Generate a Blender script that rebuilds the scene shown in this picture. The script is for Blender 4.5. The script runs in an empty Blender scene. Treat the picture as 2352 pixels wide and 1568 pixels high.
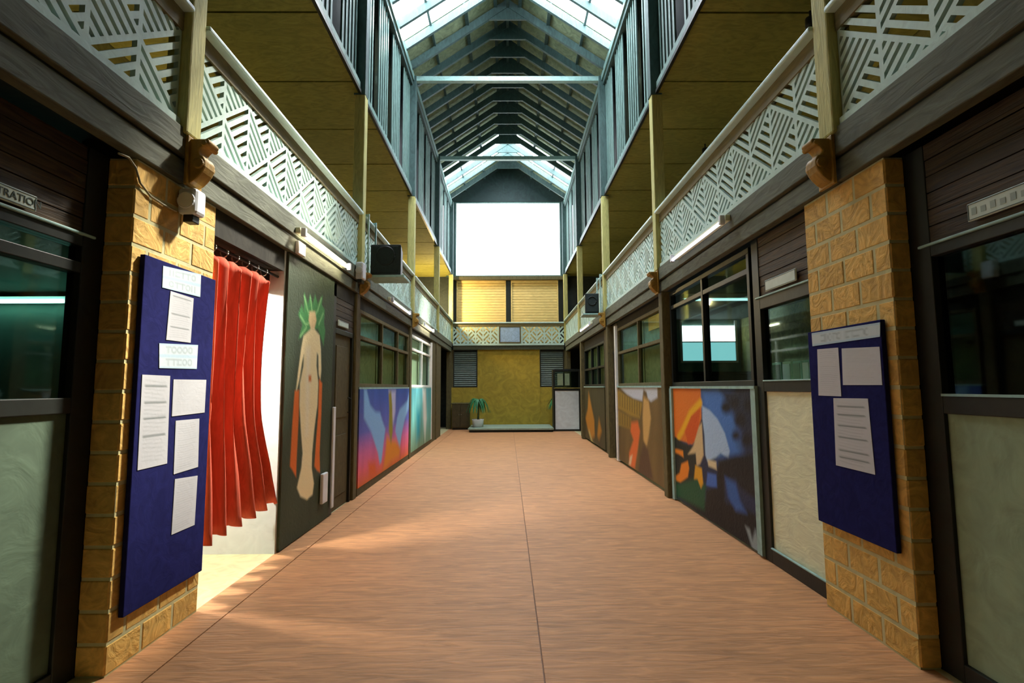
import bpy, bmesh, math, random
import numpy as np
from mathutils import Vector, Matrix
random.seed(7); RNG = np.random.default_rng(7)
SC = bpy.context.scene
COL = SC.collection

# ------------------------------------------------------------------ camera
F = 1165.0; CX, CY = 1176.0, 784.0
PITCH = math.atan(105 / F); YAW = math.atan(10 / F); ROLL = math.radians(-0.3)
_d = Vector((math.sin(YAW) * math.cos(PITCH), math.cos(YAW) * math.cos(PITCH), math.sin(PITCH)))
_r0 = _d.cross(Vector((0, 0, 1))).normalized(); _u0 = _r0.cross(_d)
_r = _r0 * math.cos(ROLL) + _u0 * math.sin(ROLL); _u = _u0 * math.cos(ROLL) - _r0 * math.sin(ROLL)
EYE = Vector((-0.03, 0.0, 1.4))
cam = bpy.data.cameras.new('camera'); camo = bpy.data.objects.new('camera', cam); COL.objects.link(camo)
cam.sensor_width = 36.0; cam.lens = 36.0 * F / 2352.0; cam.clip_start = 0.05; cam.clip_end = 200
camo.matrix_world = Matrix(((_r.x, _u.x, -_d.x, EYE.x), (_r.y, _u.y, -_d.y, EYE.y), (_r.z, _u.z, -_d.z, EYE.z), (0, 0, 0, 1)))
SC.camera = camo

# ------------------------------------------------------------------ world, sun, exposure
SKY_L = 11.0          # brightness of the daylight in the milky roof and gable panes
wd = bpy.data.worlds.new('sky'); SC.world = wd; wd.use_nodes = True
wd.node_tree.nodes['Background'].inputs[0].default_value = (0.80, 0.90, 1.0, 1)
wd.node_tree.nodes['Background'].inputs[1].default_value = 1.5
sun = bpy.data.lights.new('sun', 'SUN'); suno = bpy.data.objects.new('sun', sun); COL.objects.link(suno)
sun.energy = 22.0; sun.angle = math.radians(6); sun.color = (1.0, 0.93, 0.80)
suno.rotation_euler = Vector((-3.0, -4.0, -5.5)).to_track_quat('-Z', 'Y').to_euler(); suno.location = (6, 16, 18)
vs = SC.view_settings
SC.display_settings.display_device = 'sRGB'
vs.view_transform = 'Standard'; vs.look = 'None'; vs.exposure = 0.22; vs.gamma = 1.0; vs.use_curve_mapping = False
SC.cycles.use_denoising = True

# ------------------------------------------------------------------ pixel -> plane
def at(x, y, X=None, Y=None, Z=None):
    q = _d + _r * ((x - CX) / F) - _u * ((y - CY) / F)
    if X is not None: t = (X - EYE.x) / q.x
    elif Y is not None: t = (Y - EYE.y) / q.y
    else: t = (Z - EYE.z) / q.z
    return EYE + q * t
def yz(x, y, X):
    p = at(x, y, X=X); return (p.y, p.z)

# ------------------------------------------------------------------ materials
def lin(c):
    return tuple(((v / 255) / 12.92 if v / 255 <= 0.04045 else ((v / 255 + 0.055) / 1.055) ** 2.4) for v in c)
MATS = {}
def mat(name, rgb, rough=0.6, var=0.25, scale=6.0, stretch=(1, 1, 1), bump=0.25, dist=2.0, spec=0.35, metal=0.0, rand=0.0, fine=0.004):
    if name in MATS: return MATS[name]
    m = bpy.data.materials.new(name); m.use_nodes = True; nt = m.node_tree; N = nt.nodes; L = nt.links
    b = N['Principled BSDF']; c = lin(rgb)
    b.inputs['Roughness'].default_value = rough; b.inputs['Specular IOR Level'].default_value = spec; b.inputs['Metallic'].default_value = metal
    tc = N.new('ShaderNodeTexCoord'); mp = N.new('ShaderNodeMapping'); mp.inputs['Scale'].default_value = stretch
    oi = N.new('ShaderNodeObjectInfo')
    L.new(tc.outputs['Object'], mp.inputs['Vector'])
    sc_ = N.new('ShaderNodeVectorMath'); sc_.operation = 'SCALE'; sc_.inputs[0].default_value = (37, 17, 29); L.new(oi.outputs['Random'], sc_.inputs['Scale'])
    L.new(sc_.outputs[0], mp.inputs['Location'])
    n1 = N.new('ShaderNodeTexNoise'); n1.inputs['Scale'].default_value = scale; n1.inputs['Detail'].default_value = 3; n1.inputs['Distortion'].default_value = dist
    L.new(mp.outputs[0], n1.inputs['Vector'])
    rp = N.new('ShaderNodeValToRGB'); e = rp.color_ramp.elements
    e[0].position = 0.3; e[1].position = 0.7
    e[0].color = (*[v * (1 - var) for v in c], 1); e[1].color = (*[min(1, v * (1 + var)) for v in c], 1)
    L.new(n1.outputs['Fac'], rp.inputs['Fac'])
    src = rp.outputs[0]
    if rand > 0:
        h = N.new('ShaderNodeHueSaturation'); ma = N.new('ShaderNodeMapRange')
        ma.inputs['To Min'].default_value = 1 - rand; ma.inputs['To Max'].default_value = 1 + rand
        L.new(oi.outputs['Random'], ma.inputs['Value']); L.new(ma.outputs[0], h.inputs['Value']); L.new(src, h.inputs['Color']); src = h.outputs[0]
    L.new(src, b.inputs['Base Color'])
    if bump > 0:
        bp = N.new('ShaderNodeBump'); bp.inputs['Strength'].default_value = bump; bp.inputs['Distance'].default_value = fine * 3
        L.new(n1.outputs['Fac'], bp.inputs['Height']); L.new(bp.outputs[0], b.inputs['Normal'])
    MATS[name] = m; return m
def emis(name, rgb, strength, through=0.0):
    m = bpy.data.materials.new(name); m.use_nodes = True; nt = m.node_tree; N = nt.nodes; L = nt.links
    N.remove(N['Principled BSDF']); e = N.new('ShaderNodeEmission'); e.inputs[0].default_value = (*lin(rgb), 1); e.inputs[1].default_value = strength
    out = N['Material Output']
    if through > 0:
        t = N.new('ShaderNodeBsdfTransparent'); t.inputs[0].default_value = (through, through, through, 1)
        a = N.new('ShaderNodeAddShader'); L.new(e.outputs[0], a.inputs[0]); L.new(t.outputs[0], a.inputs[1]); L.new(a.outputs[0], out.inputs[0])
    else: L.new(e.outputs[0], out.inputs[0])
    MATS[name] = m; return m
def glass(name, tint, refl=0.10, rough=0.03, alpha=0.75):
    m = bpy.data.materials.new(name); m.use_nodes = True; nt = m.node_tree; N = nt.nodes; L = nt.links
    N.remove(N['Principled BSDF']); t = N.new('ShaderNodeBsdfTransparent'); t.inputs[0].default_value = (*[v * alpha for v in tint], 1)
    g = N.new('ShaderNodeBsdfGlossy'); g.inputs['Roughness'].default_value = rough; g.inputs[0].default_value = (0.8, 0.95, 0.92, 1)
    mx = N.new('ShaderNodeMixShader'); mx.inputs[0].default_value = refl
    L.new(t.outputs[0], mx.inputs[1]); L.new(g.outputs[0], mx.inputs[2]); L.new(mx.outputs[0], N['Material Output'].inputs[0])
    MATS[name] = m; return m
def painted(name, rough=0.6, bump=0.2):
    m = bpy.data.materials.new(name); m.use_nodes = True; nt = m.node_tree; N = nt.nodes; L = nt.links
    b = N['Principled BSDF']; b.inputs['Roughness'].default_value = rough; b.inputs['Specular IOR Level'].default_value = 0.25
    a = N.new('ShaderNodeAttribute'); a.attribute_name = 'Col'; L.new(a.outputs['Color'], b.inputs['Base Color'])
    n1 = N.new('ShaderNodeTexNoise'); n1.inputs['Scale'].default_value = 14; n1.inputs['Distortion'].default_value = 2
    tc = N.new('ShaderNodeTexCoord'); L.new(tc.outputs['Object'], n1.inputs['Vector'])
    bp = N.new('ShaderNodeBump'); bp.inputs['Strength'].default_value = bump; bp.inputs['Distance'].default_value = 0.01
    L.new(n1.outputs['Fac'], bp.inputs['Height']); L.new(bp.outputs[0], b.inputs['Normal'])
    MATS[name] = m; return m

floor_m = mat('floor_terracotta', (198, 142, 96), rough=0.55, var=0.22, scale=2.2, stretch=(1.6, 11, 1), bump=0.8, dist=1.2, spec=0.3)
floor_pale = mat('floor_pale_screed', (205, 195, 150), var=0.15)
joint_m = mat('joint_grey', (150, 110, 78), var=0.2)
brick_m = mat('brick_ochre', (210, 170, 92), rough=0.8, var=0.22, scale=7, bump=0.5, dist=3.0, rand=0.10, fine=0.006)
mortar_m = mat('mortar', (192, 188, 142), rough=0.9, var=0.1)
navy_m = mat('board_navy_felt', (32, 34, 84), rough=0.95, var=0.15, scale=9, spec=0.05, bump=0.2)
beam_m = mat('beam_grey_brown', (90, 94, 78), rough=0.75, var=0.25, scale=5, stretch=(3, 0.6, 3), bump=0.35, dist=2)
post_m = mat('post_olive_yellow', (184, 180, 112), rough=0.7, var=0.2, scale=6, stretch=(4, 4, 0.6), bump=0.35)
column_m = mat('column_olive', (96, 88, 56), rough=0.8, var=0.25, scale=6, stretch=(3, 3, 0.8), bump=0.35)
teal_dark = mat('roof_timber_dark_teal', (62, 86, 84), rough=0.6, var=0.25, scale=5, stretch=(2, 2, 0.7), bump=0.3)
teal_mid = mat('roof_timber_teal', (104, 134, 128), rough=0.55, var=0.2, scale=5, stretch=(3, 3, 0.6), bump=0.3)
teal_light = mat('trim_pale_teal', (150, 186, 182), rough=0.5, var=0.15, scale=6, bump=0.2)
roofboard_m = mat('roof_board_sage', (124, 138, 108), rough=0.8, var=0.3, scale=4, bump=0.35, dist=3)
lattice_m = mat('fretwork_white_paint', (182, 208, 198), rough=0.55, var=0.08, scale=8, bump=0.2)
rail_m = mat('handrail_pale', (190, 218, 214), rough=0.4, var=0.08, bump=0.1)
railbrown_m = mat('rail_board_olive', (120, 112, 78), rough=0.7, var=0.2, stretch=(3, 0.6, 3))
galceil_m = mat('gallery_ceiling_olive', (134, 130, 60), rough=0.8, var=0.2, scale=3.5, stretch=(1, 2.4, 1), bump=0.3, dist=2.5)
seam_m = mat('seam_dark', (58, 48, 20), var=0.1)
galwall_m = mat('gallery_wall_olive', (140, 132, 74), rough=0.85)
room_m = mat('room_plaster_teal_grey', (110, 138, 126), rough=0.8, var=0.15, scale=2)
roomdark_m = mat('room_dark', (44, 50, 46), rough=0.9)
soffit_m = mat('soffit_dark', (40, 38, 28), rough=0.9)
black_m = mat('frame_black_paint', (30, 34, 30), rough=0.45, var=0.2, bump=0.1)
greyp_m = mat('panel_grey_green', (142, 160, 130), rough=0.7, var=0.12, scale=4, bump=0.35, dist=3)
cream_m = mat('panel_cream', (226, 230, 196), rough=0.7, var=0.1, scale=4, stretch=(1, 1, 3), bump=0.35, dist=2)
woodb_m = mat('transom_wood', (62, 46, 24), rough=0.6, var=0.6, scale=4, stretch=(2, 0.5, 8), bump=0.3, rand=0.25)
sign_m = mat('sign_plate_pale', (196, 212, 204), rough=0.5, var=0.06, bump=0.05)
ink_m = mat('sign_ink', (70, 84, 80), var=0.05, bump=0)
white_m = mat('white_paint', (232, 234, 232), rough=0.5, var=0.05, bump=0.15)
whiteplastic = mat('white_plastic', (222, 226, 230), rough=0.4, var=0.05, bump=0.05)
curtain_m = mat('curtain_red', (210, 100, 78), rough=0.85, var=0.12, scale=10, stretch=(2, 2, 0.3), bump=0.15, spec=0.1)
scroll_m = mat('scroll_bracket_wood', (156, 122, 50), rough=0.5, var=0.3, scale=8, bump=0.3)
speaker_m = mat('speaker_black', (26, 36, 36), rough=0.55, var=0.2)
mustard_m = mat('wall_mustard', (172, 148, 54), rough=0.8, var=0.18, scale=2.5, bump=0.35, dist=3)
louvre_m = mat('louvre_slat_grey', (118, 132, 124), rough=0.5, var=0.15)
shutter_m = mat('shutter_slat_cream', (230, 204, 132), rough=0.55, var=0.15, scale=5, stretch=(0.6, 2, 4), bump=0.25)
doorgreen_m = mat('door_dark_green', (68, 80, 62), rough=0.65, var=0.15, scale=5, bump=0.35, dist=3)
doorolive_m = mat('door_olive', (82, 74, 46), rough=0.7, var=0.2)
leaf_m = mat('palm_leaf', (46, 116, 72), rough=0.5, var=0.25, scale=10, bump=0)
soil_m = mat('soil', (50, 40, 28)); steel_m = mat('rod_steel', (150, 150, 140), rough=0.35, metal=0.8, bump=0)
darkpane_m = mat('clerestory_dark_pane', (40, 44, 34), rough=0.12, var=0.4, scale=3, bump=0.1, dist=4, spec=0.6)
blind_m = mat('blind_olive', (148, 146, 98), rough=0.85, var=0.2, scale=4, bump=0.3, dist=3)
blindteal_m = mat('blind_teal', (150, 182, 172), rough=0.8, var=0.2, scale=4, bump=0.3, dist=3)
platform_m = mat('platform_teal_grey', (150, 170, 152), rough=0.5, var=0.12)
kiosk_m = mat('kiosk_panel_pale', (222, 232, 238), rough=0.6, var=0.08, scale=4, bump=0.25)
cabinet_m = mat('cabinet_dark_olive', (76, 66, 40), rough=0.6, var=0.2)
paper_m = painted('paper_print', 0.8, 0.1); mural_m = painted('mural_paint', 0.6, 0.35)
sky_pane = emis('milky_sky_pane', (238, 246, 255), SKY_L, through=0.85)
gable_pane = emis('gable_sky_pane', (240, 248, 255), SKY_L * 0.55)
tube_on = emis('fluorescent_tube', (255, 238, 206), 34.0)
tube_dim = emis('fluorescent_tube_cool', (226, 228, 250), 2.2)
glass_dark = glass('window_glass_dark', (0.70, 0.85, 0.80), 0.07)
glass_clear = glass('window_glass_clear', (0.85, 0.95, 0.92), 0.06, alpha=0.9)

# ------------------------------------------------------------------ mesh helpers
WO = {}
def org(o): return WO.get(o.name, Vector((0, 0, 0)))
class MB:
    def __init__(s): s.v = []; s.f = []
    def add(s, vs, fs):
        n = len(s.v); s.v += [tuple(p) for p in vs]; s.f += [tuple(i + n for i in f) for f in fs]; return s
    def box(s, x0, x1, y0, y1, z0, z1):
        x0, x1 = sorted((x0, x1)); y0, y1 = sorted((y0, y1)); z0, z1 = sorted((z0, z1))
        return s.add([(x0, y0, z0), (x1, y0, z0), (x1, y1, z0), (x0, y1, z0), (x0, y0, z1), (x1, y0, z1), (x1, y1, z1), (x0, y1, z1)],
                     [(0, 3, 2, 1), (4, 5, 6, 7), (0, 1, 5, 4), (1, 2, 6, 5), (2, 3, 7, 6), (3, 0, 4, 7)])
    def prism(s, pts, a, b, axis='x'):
        """pts: 2D polygon; extruded from a to b along axis (the other two axes in xyz order)"""
        n = len(pts); out = []
        for t in (a, b):
            for p in pts:
                out.append({'x': (t, p[0], p[1]), 'y': (p[0], t, p[1]), 'z': (p[0], p[1], t)}[axis])
        fs = [tuple(range(n - 1, -1, -1)), tuple(range(n, 2 * n))] + [(i, (i + 1) % n, n + (i + 1) % n, n + i) for i in range(n)]
        return s.add(out, fs)
    def bar(s, p0, p1, w, h, up=(0, 0, 1)):
        p0 = Vector(p0); p1 = Vector(p1); d = (p1 - p0).normalized(); r = d.cross(Vector(up)).normalized() * w / 2; u = r.cross(d).normalized() * h / 2
        vs = []
        for p in (p0, p1): vs += [p - r - u, p + r - u, p + r + u, p - r + u]
        return s.add(vs, [(3, 2, 1, 0), (4, 5, 6, 7), (0, 1, 5, 4), (1, 2, 6, 5), (2, 3, 7, 6), (3, 0, 4, 7)])
    def tube(s, path, r, n=8):
        path = [Vector(p) for p in path]; vs = []; m = len(path)
        rr = r if isinstance(r, (list, tuple)) else [r] * m
        for i, p in enumerate(path):
            d = (path[min(i + 1, m - 1)] - path[max(i - 1, 0)]).normalized()
            a = d.cross(Vector((0, 0, 1)) if abs(d.z) < 0.9 else Vector((1, 0, 0))).normalized(); b = d.cross(a)
            for k in range(n):
                t = 2 * math.pi * k / n; vs.append(p + (a * math.cos(t) + b * math.sin(t)) * rr[i])
        fs = [(i * n + k, i * n + (k + 1) % n, (i + 1) * n + (k + 1) % n, (i + 1) * n + k) for i in range(m - 1) for k in range(n)]
        fs += [tuple(range(n))[::-1], tuple((m - 1) * n + k for k in range(n))]
        return s.add(vs, fs)
    def lathe(s, prof, c, n=20):
        vs = [(c[0] + r * math.cos(2 * math.pi * k / n), c[1] + r * math.sin(2 * math.pi * k / n), c[2] + z) for r, z in prof for k in range(n)]
        m = len(prof)
        fs = [(i * n + k, i * n + (k + 1) % n, (i + 1) * n + (k + 1) % n, (i + 1) * n + k) for i in range(m - 1) for k in range(n)]
        fs += [tuple(range(n))[::-1], tuple((m - 1) * n + k for k in range(n))]
        return s.add(vs, fs)
    def mesh(s, name, m, off=Vector((0, 0, 0)), smooth=False):
        me = bpy.data.meshes.new(name)
        me.from_pydata([(p[0] - off[0], p[1] - off[1], p[2] - off[2]) for p in s.v], [], s.f)
        me.materials.append(m)
        bm = bmesh.new(); bm.from_mesh(me); bmesh.ops.recalc_face_normals(bm, faces=bm.faces); bm.to_mesh(me); bm.free()
        if smooth:
            for p in me.polygons: p.use_smooth = True
        return me
    def build(s, name, m, parent=None, smooth=False, bevel=0.0):
        if parent is not None: off = org(parent)
        else:
            a = np.array(s.v); off = Vector(((a[:, 0].min() + a[:, 0].max()) / 2, (a[:, 1].min() + a[:, 1].max()) / 2, a[:, 2].min()))
        me = s.mesh(name, m, off, smooth)
        o = bpy.data.objects.new(name, me); COL.objects.link(o)
        if parent is not None: o.parent = parent
        else: o.location = off
        WO[o.name] = off
        if bevel > 0:
            md = o.modifiers.new('edge', 'BEVEL'); md.width = bevel; md.segments = 2; md.limit_method = 'ANGLE'
        return o
def tag(o, label, cat, group=None, kind=None):
    o['label'] = label; o['category'] = cat
    if group: o['group'] = group
    if kind: o['kind'] = kind
    return o
def thing(name, label, cat, loc=(0, 0, 0), group=None, kind=None):
    o = bpy.data.objects.new(name, None); COL.objects.link(o); o.location = loc; o.empty_display_size = 0.1
    WO[o.name] = Vector(loc); return tag(o, label, cat, group, kind)
def inst(name, me, loc, parent):
    o = bpy.data.objects.new(name, me); COL.objects.link(o); o.parent = parent; o.location = Vector(loc) - org(parent); WO[o.name] = Vector(loc); return o
def B(x0, x1, y0, y1, z0, z1): return MB().box(x0, x1, y0, y1, z0, z1)

# ------------------------------------------------------------------ painting on flat panels (colour attribute)
def sdf(P, poly):
    poly = np.array(poly, float); n = len(poly); d = np.full(len(P), 1e9); ins = np.zeros(len(P), bool)
    for i in range(n):
        a = poly[i]; b = poly[(i + 1) % n]; e = b - a; w = P - a
        t = np.clip((w @ e) / max(e @ e, 1e-12), 0, 1); q = w - t[:, None] * e
        d = np.minimum(d, (q * q).sum(1))
        c = ((a[1] <= P[:, 1]) & (b[1] > P[:, 1])) | ((b[1] <= P[:, 1]) & (a[1] > P[:, 1]))
        with np.errstate(divide='ignore', invalid='ignore'):
            xx = a[0] + (P[:, 1] - a[1]) * (b[0] - a[0]) / (b[1] - a[1] if b[1] != a[1] else 1e-12)
        ins ^= c & (P[:, 0] < xx)
    return np.where(ins, -1, 1) * np.sqrt(d)
class Canvas:
    """a painted sheet on the plane x = X, corner list (y, z) in image order tl, tr, br, bl"""
    def __init__(s, X, quad, nu, nv, base):
        s.X = X; s.q = quad; s.nu = nu; s.nv = nv
        u, v = np.meshgrid(np.linspace(0, 1, nu + 1), np.linspace(0, 1, nv + 1)); s.u = u.ravel(); s.v = v.ravel()
        q = np.array(quad); s.P = ((1 - s.u) * (1 - s.v))[:, None] * q[0] + (s.u * (1 - s.v))[:, None] * q[1] + (s.u * s.v)[:, None] * q[2] + ((1 - s.u) * s.v)[:, None] * q[3]
        s.C = np.tile(np.array(lin(base)), (len(s.u), 1))
    def mix(s, m, rgb):
        s.C = s.C * (1 - m[:, None]) + np.array(lin(rgb)) * m[:, None]
    def poly(s, px, rgb, soft=0.02, grow=0.0):
        d = sdf(s.P, [yz(x, y, s.X) for x, y in px]) - grow
        s.mix(np.clip(0.5 - d / soft, 0, 1), rgb)
    def line(s, px, rgb, w, soft=0.02):
        pts = np.array([yz(x, y, s.X) for x, y in px]); d = np.full(len(s.P), 1e9)
        for a, b in zip(pts[:-1], pts[1:]):
            e = b - a; t = np.clip(((s.P - a) @ e) / (e @ e), 0, 1); d = np.minimum(d, np.linalg.norm(s.P - a - t[:, None] * e, axis=1))
        s.mix(np.clip(0.5 - (d - w) / soft, 0, 1), rgb)
    def grad(s, stops):
        ys = [k for k, _ in stops]; cs = np.array([lin(c) for _, c in stops])
        s.C = np.stack([np.interp(s.v, ys, cs[:, i]) for i in range(3)], 1)
    def streaks(s, amt, fu, fv, seed=0):
        r = np.random.default_rng(seed); n = np.zeros(len(s.u))
        for k in range(6):
            n += np.sin(s.u * fu * (1 + k * 0.7) + r.uniform(0, 6) + 1.5 * np.sin(s.v * fv * (1 + 0.4 * k) + r.uniform(0, 6))) / (1 + 0.5 * k)
        s.C = np.clip(s.C * (1 + amt * n[:, None] / 2.5), 0, 1)
    def build(s, name, m, thick=0.02, parent=None):
        sx = -1 if s.X > 0 else 1          # front faces the corridor
        nu, nv = s.nu, s.nv; W = nu + 1
        vs = [(s.X, p[0], p[1]) for p in s.P]
        fs = [(j * W + i, j * W + i + 1, (j + 1) * W + i + 1, (j + 1) * W + i) for j in range(nv) for i in range(nu)]
        rim = [j for j in range(W)] + [j * W + nu for j in range(1, nv + 1)] + [nv * W + i for i in range(nu - 1, -1, -1)] + [j * W for j in range(nv - 1, 0, -1)]
        n0 = len(vs); vs += [(s.X - sx * thick, s.P[i][0], s.P[i][1]) for i in rim]; k = len(rim)
        fs += [(rim[i], rim[(i + 1) % k], n0 + (i + 1) % k, n0 + i) for i in range(k)] + [tuple(range(n0, n0 + k))]
        cols = np.concatenate([s.C, s.C[rim]])
        mb = MB(); mb.v = vs; mb.f = fs
        o = mb.build(name, m, parent)
        at_ = o.data.color_attributes.new('Col', 'FLOAT_COLOR', 'POINT')
        at_.data.foreach_set('color', np.concatenate([cols, np.ones((len(cols), 1))], 1).astype(np.float32).ravel())
        return o

# ------------------------------------------------------------------ main dimensions
WL, WR = -2.0, 2.06                     # shopfront faces
PY = [2.95 + 3.65 * i for i in range(5)]  # post positions along the hall
PY = [2.97, 6.58, 10.23, 13.95, 17.50]
BEAM0, BEAM1, BEAM2, BEAM3 = 2.63, 2.765, 2.785, 2.95
RAIL = 3.70; CLER0, EAVE = 5.35, 7.95; RIDGE = 9.38; YB = -2.0; YE = 17.65

# ================================================================== SETTING
fl = thing('floor', 'terracotta coloured hall floor running between the shopfronts', 'floor', (0, 8, -0.06), kind='structure')
B(-4.6, 4.6, YB, 18.4, -0.10, -0.012).build('subfloor', joint_m, fl)
for a, b in ((-2.02, -1.795), (-1.787, 0.136), (0.144, 2.07)):
    B(a, b, YB, 17.62, -0.012, 0.0).build('floor_slab', floor_m, fl)
for a, b in ((-4.58, -2.02), (2.07, 4.58)):
    B(a, b, YB, 18.3, -0.012, 0.0).build('room_floor', floor_pale, fl)

def wall(name, m, label, *boxes):
    mb = MB()
    for b in boxes: mb.box(*b)
    return tag(mb.build(name, m), label, 'wall', kind='structure')
for s, nm in ((-1, 'left'), (1, 'right')):
    wall('wall_outer_' + nm, galwall_m, 'olive outer wall behind the gallery on the ' + ('curtain side' if s < 0 else 'butterfly mural side'),
         (s * 4.6, s * 4.75, YB - .1, 18.5, -0.1, 5.62))
    tag(B(s * 2.03, s * 4.6, YB, 18.4, 2.72, 2.93).build('floor_gallery_' + nm, soffit_m), 'dark gallery floor slab above the shopfronts on the ' + ('curtain side' if s < 0 else 'butterfly mural side'), 'floor', kind='structure')
wall('wall_behind', galwall_m, 'olive wall closing the hall behind the viewpoint', (-4.75, 4.75, YB - .15, YB, -0.1, 5.62), (-2.2, 2.2, YB - .15, YB, 5.3, 9.45))
wall('wall_far', roomdark_m, 'dark outer wall beyond the end of the hall', (-4.75, 4.75, 18.4, 18.5, -0.1, 5.62))

# gallery ceilings: olive boards with open seams
for s, nm in ((-1, 'left'), (1, 'right')):
    c = thing('ceiling_gallery_' + nm, 'olive board ceiling over the gallery on the ' + ('curtain side' if s < 0 else 'butterfly mural side'), 'ceiling', (s * 3.3, 8, CLER0), kind='structure')
    B(s * 2.13, s * 4.6, YB, 18.4, CLER0 + .03, CLER0 + .25).build('backing', seam_m, c)
    y = YB
    me = MB().box(-1.285, 1.285, 0, 1.19, 0, .028).mesh('ceiling_panel', galceil_m)
    off0 = 6.27 - 1.22 * 7
    k = 0
    while off0 + 1.22 * k < 17.9:
        inst('ceiling_panel', me, (s * 3.30, off0 + 1.22 * k, CLER0), c); k += 1

# partitions between the rooms behind the shopfronts
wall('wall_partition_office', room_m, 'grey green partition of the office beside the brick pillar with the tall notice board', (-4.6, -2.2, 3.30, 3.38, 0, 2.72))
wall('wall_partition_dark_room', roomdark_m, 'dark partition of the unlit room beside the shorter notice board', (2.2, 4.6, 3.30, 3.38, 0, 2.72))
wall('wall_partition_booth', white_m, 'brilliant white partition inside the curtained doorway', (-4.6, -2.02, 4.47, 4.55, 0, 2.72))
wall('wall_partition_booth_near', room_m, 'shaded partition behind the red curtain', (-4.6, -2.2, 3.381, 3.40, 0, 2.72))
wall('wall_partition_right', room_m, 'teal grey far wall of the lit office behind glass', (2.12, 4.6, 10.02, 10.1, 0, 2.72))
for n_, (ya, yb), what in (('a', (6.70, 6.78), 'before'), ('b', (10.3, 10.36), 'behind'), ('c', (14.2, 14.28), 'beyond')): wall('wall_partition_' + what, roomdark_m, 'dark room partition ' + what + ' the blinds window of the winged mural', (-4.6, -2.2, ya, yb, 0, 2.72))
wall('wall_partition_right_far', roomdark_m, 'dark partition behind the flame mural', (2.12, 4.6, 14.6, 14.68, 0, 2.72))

# ------------------------------------------------------------------ end wall
we = thing('wall_end', 'mustard end wall between two louvred windows', 'wall', (0, YE, 0), kind='structure')
B(-1.08, 1.08, 17.60, 17.75, 0, 2.70).build('centre_panel', mustard_m, we)
for s in (-1, 1):
    B(s * 1.08, s * 2.02, 17.62, 17.75, 0, 1.40).build('lower_panel', mustard_m, we)
    B(s * 1.92, s * 2.02, 17.62, 17.75, 1.40, 2.70).build('side_strip', column_m, we)
tag(B(-1.92, 1.92, 17.50, 17.75, 2.701, 2.84).build('trim_20', beam_m), 'beam under the end balustrade over the mustard wall', 'trim', kind='structure')
for n, s in ((11, -1), (12, 1)):
    w = thing('window_%d' % n, 'grey louvred window in the end wall ' + ('above the dark cabinet' if s < 0 else 'behind the glazed kiosk'), 'window', (s * 1.5, 17.66, 1.42), kind='structure')
    B(s * 1.09, s * 1.92, 17.70, 17.74, 1.40, 2.70).build('backing', black_m, w)
    for a, b, c, d in ((1.09, 1.92, 1.40, 1.44), (1.09, 1.92, 2.66, 2.70), (1.085, 1.12, 1.44, 2.66), (1.89, 1.92, 1.44, 2.66)):
        B(s * a, s * b, 17.62, 17.70, c, d).build('frame_bar', black_m, w)
    me = MB().bar((-.385, 0, 0), (.385, 0, 0), 0.012, 0.062, up=(0, 0.55, 0.83)).mesh('slat', louvre_m)
    for k in range(17): inst('slat', me, (s * 1.505, 17.66, 1.475 + k * 0.071), w)

# upper end: roller shutters, beam, big gable window
uw = thing('wall_end_upper', 'dark upper end wall framing two shutters and the big white window', 'wall', (0, YE, 2.9), kind='structure')
for a, b in ((-2.05, -1.85), (-0.075, 0.085), (1.79, 2.05)): B(a, b, 17.84, 17.95, 2.9, 5.20).build('mullion', black_m, uw)
B(-2.05, 2.05, 17.70, 17.95, 5.20, 5.32).build('transom_beam', column_m, uw)
B(-4.6, -2.05, 17.9, 17.95, 2.9, 5.35).build('side_panel', roomdark_m, uw); B(2.05, 4.6, 17.9, 17.95, 2.9, 5.35).build('side_panel', roomdark_m, uw)
B(-1.85, 1.85, 17.92, 18.0, 2.93, 5.20).build('back_panel', black_m, uw)
tri = [(-2.2, 8.02), (2.2, 8.02), (2.2, 8.02), (0, RIDGE + .12)]
MB().prism([(-2.25, 8.03), (2.25, 8.03), (2.25, 7.95 + .12), (0, RIDGE + .2), (-2.25, 7.95 + .12)], 17.70, 17.85, 'y').build('gable_panel', mat('gable_backlit_shade', (36, 54, 54), var=.25, scale=3, dist=3), uw)  # gable colour darkened to carry its backlit shade
for s in (-1, 1): B(s * 1.88, s * 2.2, 17.70, 17.85, 5.32, 8.03).build('gable_jamb', teal_dark, uw)
for x0, x1, what in ((-1.84, -0.085, 'brightly lit'), (0.095, 1.78, 'dimmer')):
    r = thing('roller_shutter', what + ' cream slatted shutter below the big end window', 'shutter', ((x0 + x1) / 2, 17.86, 2.95), 'slatted shutters on the end gallery')
    B(x0, x1, 17.89, 17.90, 2.93, 5.20).build('backing', shutter_m, r)
    B(x0, x0 + .04, 17.83, 17.89, 2.93, 5.19).build('guide', shutter_m, r); B(x1 - .04, x1, 17.83, 17.89, 2.93, 5.19).build('guide', shutter_m, r)
    B(x0 + .04, x1 - .04, 17.82, 17.89, 5.10, 5.19).build('hood', shutter_m, r)
    me = MB().box(-(x1 - x0) / 2 + .045, (x1 - x0) / 2 - .045, -.02, .012, 0, .085).mesh('slat', shutter_m)
    for k in range(22): inst('slat', me, ((x0 + x1) / 2, 17.876, 2.98 + k * .096), r)
w = thing('window_10', 'big blown-out white window filling the end gable above the shutters', 'window', (0, 17.74, 5.32), kind='structure')
B(-1.86, 1.86, 17.77, 17.785, 5.36, 7.99).build('pane', gable_pane, w)
for a, b, c, d in ((-1.88, 1.88, 5.32, 5.36), (-1.88, 1.88, 7.99, 8.03), (-1.88, -1.85, 5.36, 7.99), (1.85, 1.88, 5.36, 7.99)):
    B(a, b, 17.72, 17.80, c, d).build('frame_bar', teal_mid, w)

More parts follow.
